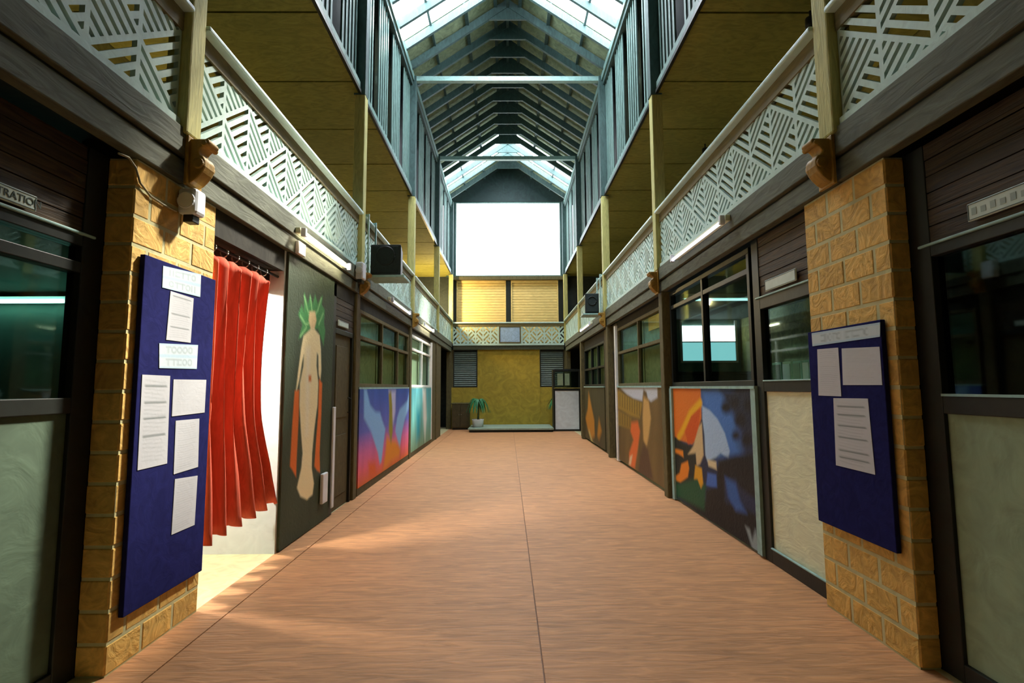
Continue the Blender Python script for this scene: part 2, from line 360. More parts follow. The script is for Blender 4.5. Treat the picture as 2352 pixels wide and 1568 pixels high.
# ------------------------------------------------------------------ roof
roof = thing('ceiling_roof', 'open gabled roof of dark teal rafters and sage boards with skylights', 'roof', (0, 8, EAVE), kind='structure')
slope = math.atan2(RIDGE - EAVE, 2.08); slen = math.hypot(2.08, RIDGE - EAVE)
RY = [9.93 + 0.6 * k for k in range(-20, 13)]
SKYL = [(6.92, 9.34), (15.32, 16.54)]
def in_sky(y): return any(a < y < b for a, b in SKYL)
for s in (-1, 1):
    E0 = Vector((s * 2.08, 0, EAVE)); R0 = Vector((0, 0, RIDGE)); d = (R0 - E0).normalized(); nrm = Vector((s * math.sin(slope), 0, math.cos(slope)))
    me = MB().bar(E0 - d * .1, R0, .06, .15, up=tuple(nrm)).mesh('rafter', teal_dark)
    mepan = MB().bar(E0 + nrm * .13 + Vector((0, 0, 0)) - d * .1, R0 + nrm * .13, .60, .02, up=tuple(nrm)).mesh('roof_board', roofboard_m)
    q = [E0 + nrm * .12 - d * .05, E0 + nrm * .12 + d * slen * .98]
    mesky = MB().bar(q[0], q[1], .585, .012, up=tuple(nrm)).mesh('skylight_pane', sky_pane)
    for y in RY:
        if y < 4.5: continue
        inst('rafter', me, (0, y, 0), roof)
    ys = [y + .3 for y in RY]
    for y in ys:
        if in_sky(y): inst('skylight_pane', mesky, (0, y, 0), roof)
        elif y > 4.5: inst('roof_board', mepan, (0, y, 0), roof)
    for a, b in ((YB - .1, 4.5),):
        MB().bar(E0 + nrm * .13 + Vector((0, (a + b) / 2, 0)) - d * .1, R0 + nrm * .13 + Vector((0, (a + b) / 2, 0)), b - a, .02, up=tuple(nrm)).build('roof_board', roofboard_m, roof)
    for f in (0.30, 0.62, 0.90):
        p = E0 + d * slen * f + nrm * .085
        for a, b in ((YB, SKYL[0][0]), (SKYL[0][1], SKYL[1][0]), (SKYL[1][1], 17.7)) if f != 0.30 else ((YB, 17.7),):
            MB().bar((p.x, a, p.z), (p.x, b, p.z), .07 if f != .3 else .045, .06).build('purlin', teal_dark, roof)
    B(s * 1.97, s * 2.16, YB, 17.7, EAVE - .12, EAVE + .02).build('eave_plate', teal_mid, roof)
B(-.03, .03, YB, 17.7, RIDGE - .10, RIDGE + .08).build('ridge_board', teal_dark, roof)
B(-.5, .5, YB, 17.7, RIDGE + .17, RIDGE + .22).build('ridge_cap', teal_dark, roof)
me = MB().prism([(-.42, RIDGE - .36), (.42, RIDGE - .36), (.12, RIDGE - .10), (-.12, RIDGE - .10)], -.02, .02, 'y').mesh('collar_plate', teal_dark)
for y in RY:
    if y > 4.5: inst('collar_plate', me, (0, y, 0), roof)
me = MB().box(-2.0, 2.0, -.05, .05, EAVE - .10, EAVE).mesh('tie_beam', teal_light)
for y in (PY[1], PY[2], PY[3]): inst('tie_beam', me, (0, y, 0), roof)

# ------------------------------------------------------------------ clerestory screens, one per bay and side
for s in (-1, 1):
    for i in range(-1, 4):
        y0 = PY[i] if i >= 0 else YB; y1 = PY[i + 1]
        sd = 'curtain side' if s < 0 else 'butterfly mural side'
        nth = ['nearest part', 'first bay from the brick pillar', 'second bay from the brick pillar', 'third bay from the brick pillar', 'last bay before the end window'][i + 1]
        c = thing('wall_clerestory_' + ('left' if s < 0 else 'right'), 'clerestory wall of grouped teal battens and dark panes, %s, %s' % (nth, sd), 'wall', (s * 2.06, y0, CLER0), kind='structure')
        B(s * 2.34, s * 2.40, y0, y1, CLER0 + .032, EAVE + .1).build('backing', black_m, c)
        B(s * 2.12, s * 2.40, y0, y1, EAVE - .12, EAVE + .1).build('top_cover', teal_dark, c); B(s * 2.12, s * 2.40, y0, y1, CLER0 + .032, CLER0 + .10).build('bottom_cover', teal_dark, c)
        if i < 0: continue
        B(s * 1.99, s * 2.12, y0 + .09, y1 - .09, CLER0 + .03, CLER0 + .14).build('sill_beam', teal_mid, c)
        B(s * 1.975, s * 2.012, y0 + .09, y1 - .09, CLER0 - .02, CLER0 + .03).build('drip_edge', black_m, c)
        B(s * 2.0, s * 2.12, y0 + .09, y1 - .09, EAVE - .22, EAVE - .10).build('head_beam', teal_dark, c)
        span = (y1 - y0) - .20; per = (span + .34) / 4; gw = per - .34
        mb = MB().box(-.008, .008, -.027, .027, 0, EAVE - .22 - CLER0 - .10).mesh('batten', teal_mid)
        mp_ = MB().box(-.008, .008, -.16, .16, 0, EAVE - .24 - CLER0 - .12).mesh('pane', darkpane_m)
        for g in range(4):
            ya = y0 + .10 + g * per
            for k in range(5):
                inst('batten', mb, (s * 2.057, ya + .03 + k * (gw - .06) / 4, CLER0 + .10), c)
            B(s * 2.065, s * 2.073, ya, ya + gw, CLER0 + .10, EAVE - .22).build('backboard', mat('backboard_slate', (34, 46, 46), var=.2), c)
            if g < 3: inst('pane', mp_, (s * 2.30, ya + gw + .17, CLER0 + .11), c)

# ------------------------------------------------------------------ posts
ORD = ['', 'second', 'third', 'fourth', 'last']
for s in (-1, 1):
    sd = 'curtain side' if s < 0 else 'butterfly mural side'
    for i, y in enumerate(PY):
        lab = ('olive timber post standing on the beam above the brick pillar, ' + sd) if i == 0 else ('%s tall olive timber post counted from the brick pillar, %s' % (ORD[i], sd))
        p = thing('timber_post', lab, 'post', (s * 2.0, y, 0 if i else BEAM3), 'timber posts along the hall')
        h = .072
        if i: B(s * 1.975, s * 2.14, y - .074, y + .074, 0, BEAM0).build('lower_column', column_m, p, bevel=.012)
        B(s * 2.0 - h, s * 2.0 + h, y - h, y + h, 2.915, CLER0 - .02).build('upper_post', post_m, p, bevel=.012)
        B(s * 2.0 - h - .012, s * 2.0 + h, y - h - .002, y + h + .002, CLER0 - .02, EAVE).build('roof_post', teal_dark, p, bevel=.008)

# ------------------------------------------------------------------ edge beams of the gallery
for s in (-1, 1):
    sd = 'curtain side' if s < 0 else 'butterfly mural side'
    g = thing('gallery_beam', 'pair of stacked grey brown edge beams under the fretwork gallery, ' + sd, 'beam', (s * 1.99, 8, BEAM0), 'gallery edge beams')
    ys = [YB] + PY
    for a, b in zip(ys[:-1], ys[1:]):
        B(s * 1.972, s * 2.045, a + .003, b - .003, BEAM0, BEAM1).build('lower_beam', beam_m, g, bevel=.006)
        B(s * 1.95, s * 2.05, a + .003, b - .003, BEAM2, BEAM3).build('upper_beam', beam_m, g, bevel=.006)
    B(s * 1.99, s * 2.045, YB, 17.45, BEAM1, BEAM2).build('shadow_gap', black_m, g)

# ------------------------------------------------------------------ fretwork balustrades
def clip_half(poly, n, c):           # keep n.p <= c
    out = []
    for i in range(len(poly)):
        a = poly[i]; b = poly[(i + 1) % len(poly)]; da = n[0] * a[0] + n[1] * a[1] - c; db = n[0] * b[0] + n[1] * b[1] - c
        if da <= 0: out.append(a)
        if (da < 0 < db) or (db < 0 < da):
            t = da / (da - db); out.append((a[0] + (b[0] - a[0]) * t, a[1] + (b[1] - a[1]) * t))
    return out
def area(p): return abs(sum(p[i][0] * p[(i + 1) % len(p)][1] - p[(i + 1) % len(p)][0] * p[i][1] for i in range(len(p)))) / 2
def fretwork(a0, a1, z0, z1, D, zc, up, nslot=5, edge=.016, Hh=.5, anchor=None):
    """polygons of a pierced board: diamonds D wide split on their upright diagonal, slots chevron up or down"""
    polys = []
    n = int((a1 - a0) / D) + 2; a_ = a0 if anchor is None else anchor
    def put(p):
        for nn, c in (((-1, 0), -a0), ((1, 0), a1), ((0, -1), -z0), ((0, 1), z1)):
            if len(p) < 3: return
            p = clip_half(p, nn, c)
        if len(p) >= 3 and area(p) > 2e-5: polys.append(p)
    for row in range(-3, 4):
        cz = zc + row * Hh / 2
        if cz + Hh / 2 < z0 or cz - Hh / 2 > z1: continue
        for k in range(-n - 1, n + 2):
            cx = a_ + k * D + (D / 2 if row % 2 else 0)
            T = (cx, cz + Hh / 2); Bt = (cx, cz - Hh / 2)
            for sgn in (-1, 1):
                S = (cx + sgn * D / 2, cz)
                if max(S[0], cx) < a0 + .001 or min(S[0], cx) > a1 - .001: continue
                trip = [T, S, Bt]
                cen = (sum(p[0] for p in trip) / 3, sum(p[1] for p in trip) / 3)
                hp = []
                for i in range(3):
                    p, q = trip[i], trip[(i + 1) % 3]; nx, ny = q[1] - p[1], -(q[0] - p[0]); l = math.hypot(nx, ny); nx /= l; ny /= l
                    c = nx * p[0] + ny * p[1]
                    if nx * cen[0] + ny * cen[1] > c: nx, ny, c = -nx, -ny, -c
                    hp.append((nx, ny, c))
                inner = list(trip)
                for nx, ny, c in hp: inner = clip_half(inner, (nx, ny), c - edge)
                # border strips
                rest = list(trip)
                for nx, ny, c in hp:
                    strip = clip_half(rest, (-nx, -ny), -(c - edge)); put(strip); rest = clip_half(rest, (nx, ny), c - edge)
                # bars run parallel to side T-S (up) or S-B (down)
                nx, ny, c = hp[0] if up else hp[1]
                depth = D * Hh / math.hypot(D, Hh) - 2 * edge
                step = depth / nslot
                for j in range(nslot):
                    lo = c - edge - (j + 1) * step; hi = lo + step * .54
                    bar = clip_half(clip_half(inner, (nx, ny), hi), (-nx, -ny), -lo) if len(inner) >= 3 else []
                    if len(bar) >= 3: put(bar)
    return polys
LZ0, LZ1 = BEAM3 + .035, 3.56
for s in (-1, 1):
    sd = 'curtain side' if s < 0 else 'butterfly mural side'
    ys = [PY[0] - 3.65] + PY
    nm = ['before the brick pillar', 'above the notice board bay', 'second bay along from the pillar', 'third bay along from the pillar', 'bay next to the end gallery']
    nm[1] = 'first bay past the brick pillar'
    for i in range(5):
        y0, y1 = ys[i] + .076, ys[i + 1] - .076
        b = thing('gallery_balustrade', 'white chevron fretwork balustrade, %s, %s' % (nm[i], sd), 'balustrade', (s * 2.0, y0, BEAM3), 'fretwork balustrades of the gallery')
        mb = MB()
        for p in fretwork(y0, y1, LZ0, LZ1, .655, 3.275, s < 0, 6, .015, .53, y1 if i == 0 else y0): mb.prism(p, s * 2.0 - .014, s * 2.0 + .014, 'x')
        mb.build('fretwork_panel', lattice_m, b)
        B(s * 1.965, s * 2.03, y0, y1, BEAM3, LZ0 + .012).build('bottom_rail', lattice_m, b)
        B(s * 1.975, s * 2.03, y0, y1, LZ1 - .01, RAIL - .035).build('top_board', railbrown_m, b)
        B(s * 1.91, s * 2.05, y0, y1, RAIL - .035, RAIL).build('handrail', rail_m, b, bevel=.01)
# across the end
b = thing('gallery_balustrade', 'white fretwork balustrade across the end of the hall, either side of a blue plaque', 'balustrade', (0, 17.5, 2.85), 'fretwork balustrades of the gallery')
for x0, x1 in ((-1.92, -.36), (.46, 1.92)):
    mb = MB()
    for p in fretwork(x0, x1, 2.90, 3.50, .52 if x0 > 0 else .52, 3.2, False, 3, .022, .56, x0): mb.prism(p, 17.46, 17.49, 'y')
    mb.build('fretwork_panel', lattice_m, b)
B(-1.92, 1.92, 17.44, 17.50, 2.84, 2.91).build('bottom_rail', lattice_m, b)
B(-1.92, 1.92, 17.45, 17.50, 3.49, 3.60).build('top_board', railbrown_m, b)
B(-1.92, 1.92, 17.40, 17.52, 3.60, 3.645).build('handrail', rail_m, b, bevel=.01)
for x in (-.36, .46): B(x - .03, x + .03, 17.44, 17.50, 2.91, 3.49).build('stile', lattice_m, b)
pl = thing('wall_plaque', 'pale blue plaque set in the middle of the end balustrade', 'plaque', (.05, 17.45, 2.95))
B(-.29, .39, 17.44, 17.47, 2.95, 3.47).build('plate', mat('plaque_blue', (150, 176, 206), var=.2, scale=5, dist=4, bump=.2), pl, bevel=.01)
for a, bb, c, d in ((-.33, .43, 2.91, 2.95), (-.33, .43, 3.47, 3.51), (-.33, -.29, 2.95, 3.47), (.39, .43, 2.95, 3.47)): B(a, bb, 17.43, 17.47, c, d).build('frame_bar', column_m, pl)

# ================================================================== THINGS
def chamfer_box(name, m, lx, ly, lz, w=.008):
    bm = bmesh.new(); bmesh.ops.create_cube(bm, size=1.0)
    for v in bm.verts: v.co = Vector((v.co.x * lx, v.co.y * ly, v.co.z * lz))
    bmesh.ops.bevel(bm, geom=list(bm.edges), offset=w, segments=1, affect='EDGES')
    me = bpy.data.meshes.new(name); bm.to_mesh(me); bm.free(); me.materials.append(m); return me
# ------------------------------------------------------------------ brick pillars
PT = {-1: .15, 1: .11}
for s in (-1, 1):
    y0, y1 = 2.615, 3.37; t = PT[s]
    p = thing('brick_pillar', 'ochre brick pillar carrying the ' + ('tall notice board with seven sheets' if s < 0 else 'shorter notice board with three sheets'), 'pillar', (s * 2.0, 3.0, 0), 'brick pillars')
    B(s * 2.004, s * (2.0 + t - .004), y0 + .010, y1 - .010, 0, 2.625).build('mortar_core', mortar_m, p)
    n = 17; h = 2.625 / n; L_ = (y1 - y0) / 3
    full = chamfer_box('brick', brick_m, t, L_ - .010, h - .010); half = chamfer_box('brick', brick_m, t, L_ / 2 - .010, h - .010)
    for k in range(n):
        z = (k + .5) * h
        seq = [(full, L_)] * 3 if k % 2 == 0 else [(half, L_ / 2), (full, L_), (full, L_), (half, L_ / 2)]
        y = y0
        for me, l in seq:
            inst('brick', me, (s * (2.0 + t / 2) + s * random.uniform(0, .003), y + l / 2, z), p); y += l

# ------------------------------------------------------------------ notice boards and papers
for s, y0, y1, z0, z1, lab in ((-1, 2.68, 3.342, .255, 2.12, 'tall navy blue felt notice board on the sunlit brick pillar'), (1, 2.685, 3.348, .535, 1.752, 'shorter navy blue felt notice board on the shaded brick pillar')):
    nb = thing('notice_board', lab, 'notice board', (s * 1.985, (y0 + y1) / 2, z0), 'notice boards')
    B(s * 1.970, s * 1.997, y0, y1, z0, z1).build('felt_panel', navy_m, nb, bevel=.004)
def paper(X, px, label, rows, seed, head=False, base=(192, 194, 198)):
    quad = [yz(x, y, X) for x, y in px]
    c = Canvas(X, quad, 36 if head else 14, 24 if head else 72, (176, 200, 214) if head else base)
    r = np.random.default_rng(seed)
    if head:
        nrow, ncol = rows
        for i in range(nrow):
            vc = (i + .5) / nrow
            band = np.abs(c.v - vc) < .36 / nrow
            c.mix(band * .6, (206, 214, 214))
            for k in range(ncol):
                uc = .14 + .72 * (k + .5) / ncol
                du = (c.u - uc) / (.30 / ncol); dv = (c.v - vc) / (.27 / nrow); box_ = (np.abs(du) < 1.1) & (np.abs(dv) < 1.1)
                kind = r.integers(0, 4)
                if kind == 0: m = np.clip(1 - np.abs(np.hypot(du, dv) - .85) / .4, 0, 1)
                elif kind == 1: m = np.clip(1 - np.abs(np.abs(du) - .7) / .4, 0, 1) * box_
                elif kind == 2: m = np.maximum(np.clip(1 - np.abs(du + .6) / .4, 0, 1), np.clip(1 - np.abs(np.abs(dv) - .75) / .4, 0, 1)) * box_
                else: m = np.maximum(np.clip(1 - np.abs(dv + .8) / .4, 0, 1), np.clip(1 - np.abs(du) / .4, 0, 1)) * box_
                c.mix(m * .55, (120, 134, 140))
    else:
        for v in np.arange(.07, .96, .045):
            c.mix(np.clip(1 - np.abs(c.v - v - .01 * np.sin(c.u * 5 + seed)) / .012, 0, 1) * .45 * r.uniform(.4, 1) * ((c.u > .1) & (c.u < r.uniform(.7, .93))), (140, 146, 150))
        for v in rows:
            c.mix(np.clip(1.2 - np.abs(c.v - v) / .014, 0, 1) * .8 * ((c.u > .1) & (c.u < .92)), (84, 96, 92))
    o = c.build('notice_sheet', paper_m, .003)
    return tag(o, label, 'paper', 'sheets on the notice boards')
XL = -1.967
paper(XL, [(375, 610), (462, 630), (460, 682), (373, 660)], 'two-row blue heading card at the top of the tall notice board', (2, 5), 1, True)
paper(XL, [(392, 668), (445, 685), (438, 787), (382, 780)], 'narrow upright sheet hanging under the top heading card of the tall board', (.08, .45, .72), 2)
paper(XL, [(366, 788), (455, 792), (452, 847), (366, 845)], 'blue bordered heading card halfway down the tall notice board', (2, 5), 3, True)
paper(XL, [(327, 860), (391, 863), (384, 1064), (316, 1080)], 'longest white sheet with dark ruled lines on the tall notice board', (.12, .3, .47, .66), 4)
paper(XL, [(399, 871), (474, 872), (470, 947), (395, 956)], 'wide white sheet under the lower heading card of the tall board', (), 5)
paper(XL, [(404, 966), (458, 961), (455, 1072), (399, 1089)], 'plain upright sheet in the middle of a column of three on the tall board', (), 6)
paper(XL, [(402, 1100), (454, 1092), (447, 1205), (394, 1228)], 'lowest white sheet on the tall notice board', (), 7)
XR = 1.967
paper(XR, [(1864, 765), (2021, 740), (2021, 773), (1866, 795)], 'long blue heading strip across the shorter notice board', (1, 11), 8, True)
paper(XR, [(1877, 802), (1925, 798), (1932, 910), (1880, 908)], 'narrow upright sheet under the heading strip of the shorter board', (), 9)
paper(XR, [(1933, 800), (2020, 796), (2026, 884), (1936, 884)], 'squarish sheet under the heading strip of the shorter board', (), 10)
paper(XR, [(1914, 914), (1993, 915), (2010, 1090), (1920, 1068)], 'long lined sheet hanging lowest on the shorter notice board', (.12, .24, .40, .57, .76, .86), 11)

# ------------------------------------------------------------------ writing
def text(body, size, loc, s, m, parent, name='lettering'):
    cu = bpy.data.curves.new('txt', 'FONT'); cu.body = body; cu.size = size; cu.extrude = .001; cu.align_x = 'LEFT'
    o = bpy.data.objects.new('txt', cu); COL.objects.link(o)
    me = bpy.data.meshes.new_from_object(o.evaluated_get(bpy.context.evaluated_depsgraph_get())); bpy.data.objects.remove(o)
    me.materials.clear(); me.materials.append(m); me.name = name
    # reading direction is +y on the left wall, -y on the right wall
    R = Matrix(((0, 0, 1), (1, 0, 0), (0, 1, 0))) if s < 0 else Matrix(((0, 0, -1), (-1, 0, 0), (0, 1, 0)))
    me.transform(R.to_4x4())
    return inst(name, me, loc, parent)
def sign(x0, y0, y1, z0, z1, label, group='door signs'):
    sg = thing('door_sign', label, 'sign', (x0, (y0 + y1) / 2, z0), group); d = -.012 if x0 > 0 else .012
    B(x0, x0 + d, y0, y1, z0, z1).build('plate', sign_m, sg, bevel=.004)
    e = d * 1.15; t = .005
    for a, b, c, f in ((y0 + t, y1 - t, z0 + t, z0 + t + .003), (y0 + t, y1 - t, z1 - t - .003, z1 - t), (y0 + t, y0 + t + .003, z0 + t, z1 - t), (y1 - t - .003, y1 - t, z0 + t, z1 - t)):
        B(x0 + d * .9, x0 + e, a, b, c, f).build('border_line', ink_m, sg)
    return sg

# ------------------------------------------------------------------ generic glazed unit
def bars(parent, X, th, rects, m=black_m, name='frame_bar'):
    s = 1 if X > 0 else -1
    for a, b, c, d in rects: B(X, X + s * th, a, b, c, d).build(name, m, parent, bevel=.004)
def glazed(n, X, y0, y1, z0, z1, mull, trans, label, fm=black_m, gm=glass_dark, fw=.035, blinds=None):
    s = 1 if X > 0 else -1
    w = thing('window_%d' % n, label, 'window', (X, (y0 + y1) / 2, z0), kind='structure')
    R = [(y0, y1, z0, z0 + fw), (y0, y1, z1 - fw, z1), (y0, y0 + fw, z0 + fw, z1 - fw), (y1 - fw, y1, z0 + fw, z1 - fw)]
    R += [(m - fw / 2, m + fw / 2, z0 + fw, z1 - fw) for m in mull]
    bars(w, X, .07, R, fm)
    ys = [y0 + fw] + [v for m in mull for v in (m - fw / 2, m + fw / 2)] + [y1 - fw]
    zs = [z0 + fw] + [v for t in trans for v in (t - fw / 2, t + fw / 2)] + [z1 - fw]
    for i in range(0, len(ys), 2):
        for t in trans: bars(w, X + s * .003, .06, [(ys[i], ys[i + 1], t - fw / 2, t + fw / 2)], fm)
        for j in range(0, len(zs), 2):
            B(X + s * .035, X + s * .041, ys[i], ys[i + 1], zs[j], zs[j + 1]).build('pane', gm, w)
            if blinds:
                bm_ = blinds[(j // 2) % len(blinds)]
                B(X + s * .10, X + s * .11, ys[i], ys[i + 1], zs[j], zs[j + 1]).build('blind', bm_, w)
    return w
def plank_stack(name, X, y0, y1, z0, z1, n, label, kind='structure'):
    s = 1 if X > 0 else -1
    t = thing(name, label, 'trim', (X, (y0 + y1) / 2, z0), kind=kind); h = (z1 - z0) / n
    for k in range(n):
        j = random.uniform(0, .008)
        B(X + s * (.004 + j), X + s * .03, y0, y1, z0 + k * h + .003, z0 + (k + 1) * h - .003).build('plank', woodb_m, t)
    B(X + s * .03, X + s * .04, y0, y1, z0, z1).build('backing', soffit_m, t)
    return t

# near shopfronts, either side of the viewer
for s, XN in ((-1, -2.15), (1, 2.11)):
    dark = s > 0
    yf = 2.612
    zt, zr0, zr1 = (2.165, 1.285, 1.36) if s < 0 else (2.10, 1.26, 1.345)
    w = thing('window_%d' % (1 if s < 0 else 2), 'black framed shopfront window above a grey green panel, before the pillar with the ' + ('tall' if s < 0 else 'shorter') + ' notice board', 'window', (XN, 1.6, 0), kind='structure')
    fr = [(yf - .115, yf + .01, 0, 2.63), (YB, yf - .115, zr0, zr1), (YB, yf - .115, zt - .055, zt), (YB, yf - .115, 0, .09), (.95, 1.05, .09, zt - .055)]
    bars(w, XN, .07, fr)
    bars(w, XN - s * .012, .03, [(YB, yf - .05, zt, zt + .014)], teal_light, 'bead')
    for a, b in ((YB, .95), (1.05, yf - .115)):
        B(XN + s * .02, XN + s * .045, a, b, .09, zr0).build('lower_panel', greyp_m if s > 0 else mat('panel_green_shaded', (78, 96, 78), rough=.7, var=.12, scale=4, bump=.35, dist=3), w)  # left copy of the grey green panel, its shade put into the colour
        if s < 0:
            B(XN + s * .035, XN + s * .041, a, b, zr1, 1.975).build('pane', glass_clear, w)
            B(XN + s * .035, XN + s * .041, a, b, 2.03, zt - .055).build('pane', glass_clear, w)
            bars(w, XN, .065, [(a, b, 1.975, 2.03)])
        else:
            B(XN + s * .035, XN + s * .041, a, b, zr1, zt - .055).build('pane', glass_dark, w)
            B(XN - s * .006, XN + s * .02, a, b, zr1, zr1 + .012).build('bead', teal_light, w)
    plank_stack('trim_%d' % (1 if s < 0 else 2), XN, YB, yf - .05, zt + .014, 2.63, 6, 'dark brown planks above the shopfront window before the pillar with the ' + ('tall' if s < 0 else 'shorter') + ' notice board')
    tag(B(s * (2.0 + PT[s] + .002), s * 2.30, yf + .01, 3.29, 0, 2.72).build('wall_return_' + ('left' if s < 0 else 'right'), soffit_m), 'dark return wall behind the brick pillar, ' + ('curtain side' if s < 0 else 'butterfly mural side'), 'wall', kind='structure')
a = yz(88, 452, -2.13); b_ = yz(88, 488, -2.13)
sg = sign(-2.145, 1.84, a[0], b_[1], a[1], 'pale rounded name plate ending in TRATION above the office window')
text('ADMINISTRATION', .047, (-2.1315, 1.855, b_[1] + .020), -1, ink_m, sg)
a = yz(2218, 470, 2.09); b_ = yz(2218, 512, 2.09)
sg = sign(2.105, 1.80, a[0], b_[1], a[1], 'pale blank-looking name plate above the unlit room window')
for k in range(11):
    y = a[0] - .035 - k * .045
    if y > 1.83: B(2.0915, 2.094, y - .012, y + .012, b_[1] + .026, a[1] - .026 - .006 * (k % 2)).build('worn_letter', mat('worn_ink', (156, 172, 166), var=.05, bump=0), sg)
# added office tube standing for a glass reflection, and dark room bits behind
lt = thing('tube_lamp', 'added glowing tube standing for a tube reflection in the near window', 'lamp', (-3.1, 3.25, 1.95), 'fluorescent tube lamps')
B(-3.75, -2.85, 3.26, 3.30, 1.955, 2.0).build('housing', white_m, lt)
MB().tube([(-3.72, 3.24, 1.965), (-2.88, 3.24, 1.965)], .013).build('tube', emis('tube_reflection', (170, 255, 235), 8.0), lt)
def note(y, z, h, wdt, label):
    tag(B(wdt[0], wdt[1], y, y + .004, z, z + h).build('wall_note', whiteplastic), label, 'paper', 'notes in the unlit room')
note(3.292, 1.73, .10, (2.62, 2.68), 'small upper white card on the wall of the unlit room')
note(3.292, 1.50, .09, (2.64, 2.69), 'small lower white card on the wall of the unlit room')
tag(B(2.60, 2.80, 3.285, 3.296, 1.72, 2.05).build('pin_panel', mustard_m), 'mustard panel on the wall of the unlit room', 'panel')
tag(B(2.62, 2.76, 3.28, 3.296, 1.385, 1.47).build('wall_vent', greyp_m), 'grey vent low on the wall of the unlit room', 'vent')

# ------------------------------------------------------------------ left bay with curtain, painted panel and door
# curtain
cn = thing('door_curtain', 'pleated red curtain hanging in the bright doorway beside the pillar', 'curtain', (-2.08, 3.85, .36))
mb = MB(); NU, NV = 90, 26
for j in range(NV + 1):
    v = j / NV; z = 2.33 - v * 1.96
    ye = 4.20 - .10 * math.sin(math.pi * min(1, v * 1.25)) + .28 * max(0, v - .6) / .4 * (v)
    ya = 3.40
    for i in range(NU + 1):
        u = i / NU; ph = u * 5.4 * 2 * math.pi
        x = -2.065 + (.055 + .015 * v) * math.sin(ph + .5 * math.sin(v * 4 + u * 3)) + .010 * math.sin(ph * 2.3 + v * 3)
        y = ya + (ye - ya) * u + .012 * math.sin(ph * 2 + v * 2)
        zz = z + (.02 * math.sin(ph + 1.2) * (v if v > .9 else 0)) + (.05 * max(0, math.sin(ph)) * -1 if j == 0 else 0) + .05 * v * u
        mb.v.append((x, y, zz))
mb.f = [(j * (NU + 1) + i, j * (NU + 1) + i + 1, (j + 1) * (NU + 1) + i + 1, (j + 1) * (NU + 1) + i) for j in range(NV) for i in range(NU)]
o = mb.build('cloth', curtain_m, cn, smooth=True); md = o.modifiers.new('thickness', 'SOLIDIFY'); md.thickness = .004
for k in range(6):
    yc = 3.46 + k * .15; mb = MB()
    mb.tube([(-2.075 + .028 * math.cos(t), yc + .004 * math.sin(2 * t), 2.375 + .03 * math.sin(t)) for t in np.linspace(0, 2 * math.pi, 15)], .005, 6)
    mb.build('ring', steel_m, cn, smooth=True)
rd = thing('curtain_rod', 'dark rod across the top of the bright doorway', 'rod', (-2.075, 3.93, 2.39))
MB().tube([(-2.075, 3.40, 2.39), (-2.075, 4.465, 2.39)], .012).build('rod', black_m, rd)
MB().tube([(-2.075, 3.402, 2.39), (-2.075, 3.415, 2.39)], .03, 12).build('flange', black_m, rd)
# door header in shade
tag(B(-2.02, -2.14, 3.38, 4.46, 2.44, 2.72).build('trim_21', soffit_m), 'dark front header board above the curtain rings', 'trim', kind='structure')
tag(B(-2.15, -2.20, 3.40, 4.47, 2.25, 2.72).build('trim_3', soffit_m), 'dark header board over the curtained doorway', 'trim', kind='structure')
lp = thing('ceiling_lamp', 'glowing globe lamp inside the curtained doorway', 'lamp', (-2.80, 3.65, 2.36))
MB().lathe([(.05, .18), (.02, .22), (.02, .36)], (-2.80, 3.65, 2.36)).build('base', white_m, lp)
bm = bmesh.new(); bmesh.ops.create_uvsphere(bm, u_segments=16, v_segments=10, radius=.11); me = bpy.data.meshes.new('globe'); bm.to_mesh(me); bm.free(); me.materials.append(emis('globe_light', (255, 250, 240), 620)); inst('globe', me, (-2.80, 3.65, 2.44), lp)

c = Canvas(-1.995, [(4.50, 2.625), (5.70, 2.625), (5.70, .01), (4.50, .01)], 90, 170, (62, 74, 56))
c.streaks(.10, 9, 5, 3)
HAIR = [(686, 778), (695, 745), (685, 722), (693, 700), (698, 715), (699, 672), (708, 700), (712, 675), (718, 698), (724, 676), (730, 698), (741, 679), (739, 700), (746, 712), (744, 740), (747, 760), (743, 794), (736, 770), (730, 755), (712, 760), (700, 765)]
c.poly(HAIR, (70, 140, 80), .03)
for ln in ([(699, 680), (706, 710), (712, 730)], [(713, 682), (717, 715)], [(738, 685), (730, 712), (722, 728)], [(690, 725), (702, 745), (710, 742)], [(742, 720), (732, 745)], [(690, 772), (704, 752)]):
    c.line(ln, (140, 200, 130), .012, .02)
c.poly([(711, 715), (724, 715), (727, 735), (722, 757), (714, 757), (709, 735)], (236, 210, 156), .03)
BODY = [(714, 755), (722, 755), (734, 770), (737, 800), (738, 850), (736, 872), (732, 860), (731, 815), (728, 810), (727, 840), (731, 880), (729, 930), (722, 985), (717, 1040), (716, 1075), (721, 1110), (718, 1135), (705, 1147), (690, 1140), (682, 1120), (692, 1075), (695, 1040), (691, 985), (688, 930), (689, 880), (697, 840), (698, 815), (694, 830), (688, 870), (682, 895), (679, 905), (684, 860), (692, 800), (697, 772)]
c.poly(BODY, (250, 232, 180), .025)
c.poly([(704, 800), (712, 800), (708, 1000), (702, 1000)], (250, 238, 205), .10)
c.poly([(677, 898), (687, 895), (686, 960), (682, 1040), (680, 1095), (672, 1080), (666, 1070), (671, 980)], (232, 118, 48), .025)
c.poly([(733, 870), (740, 880), (738, 950), (734, 1040), (735, 1085), (728, 1080), (722, 1070), (727, 1000), (731, 950)], (232, 118, 48), .025)
c.poly([(709, 862), (715, 862), (715, 876), (709, 876)], (220, 120, 50), .03)
tag(c.build('painted_panel', mural_m, .045), 'dark green tall panel painted with a pale green-haired figure', 'painting')
tag(B(-1.971, -1.935, 4.56, 4.72, 2.63, 2.75).build('junction_box', white_m, bevel=.008), 'small white junction box on the beam above the green painted panel', 'box')
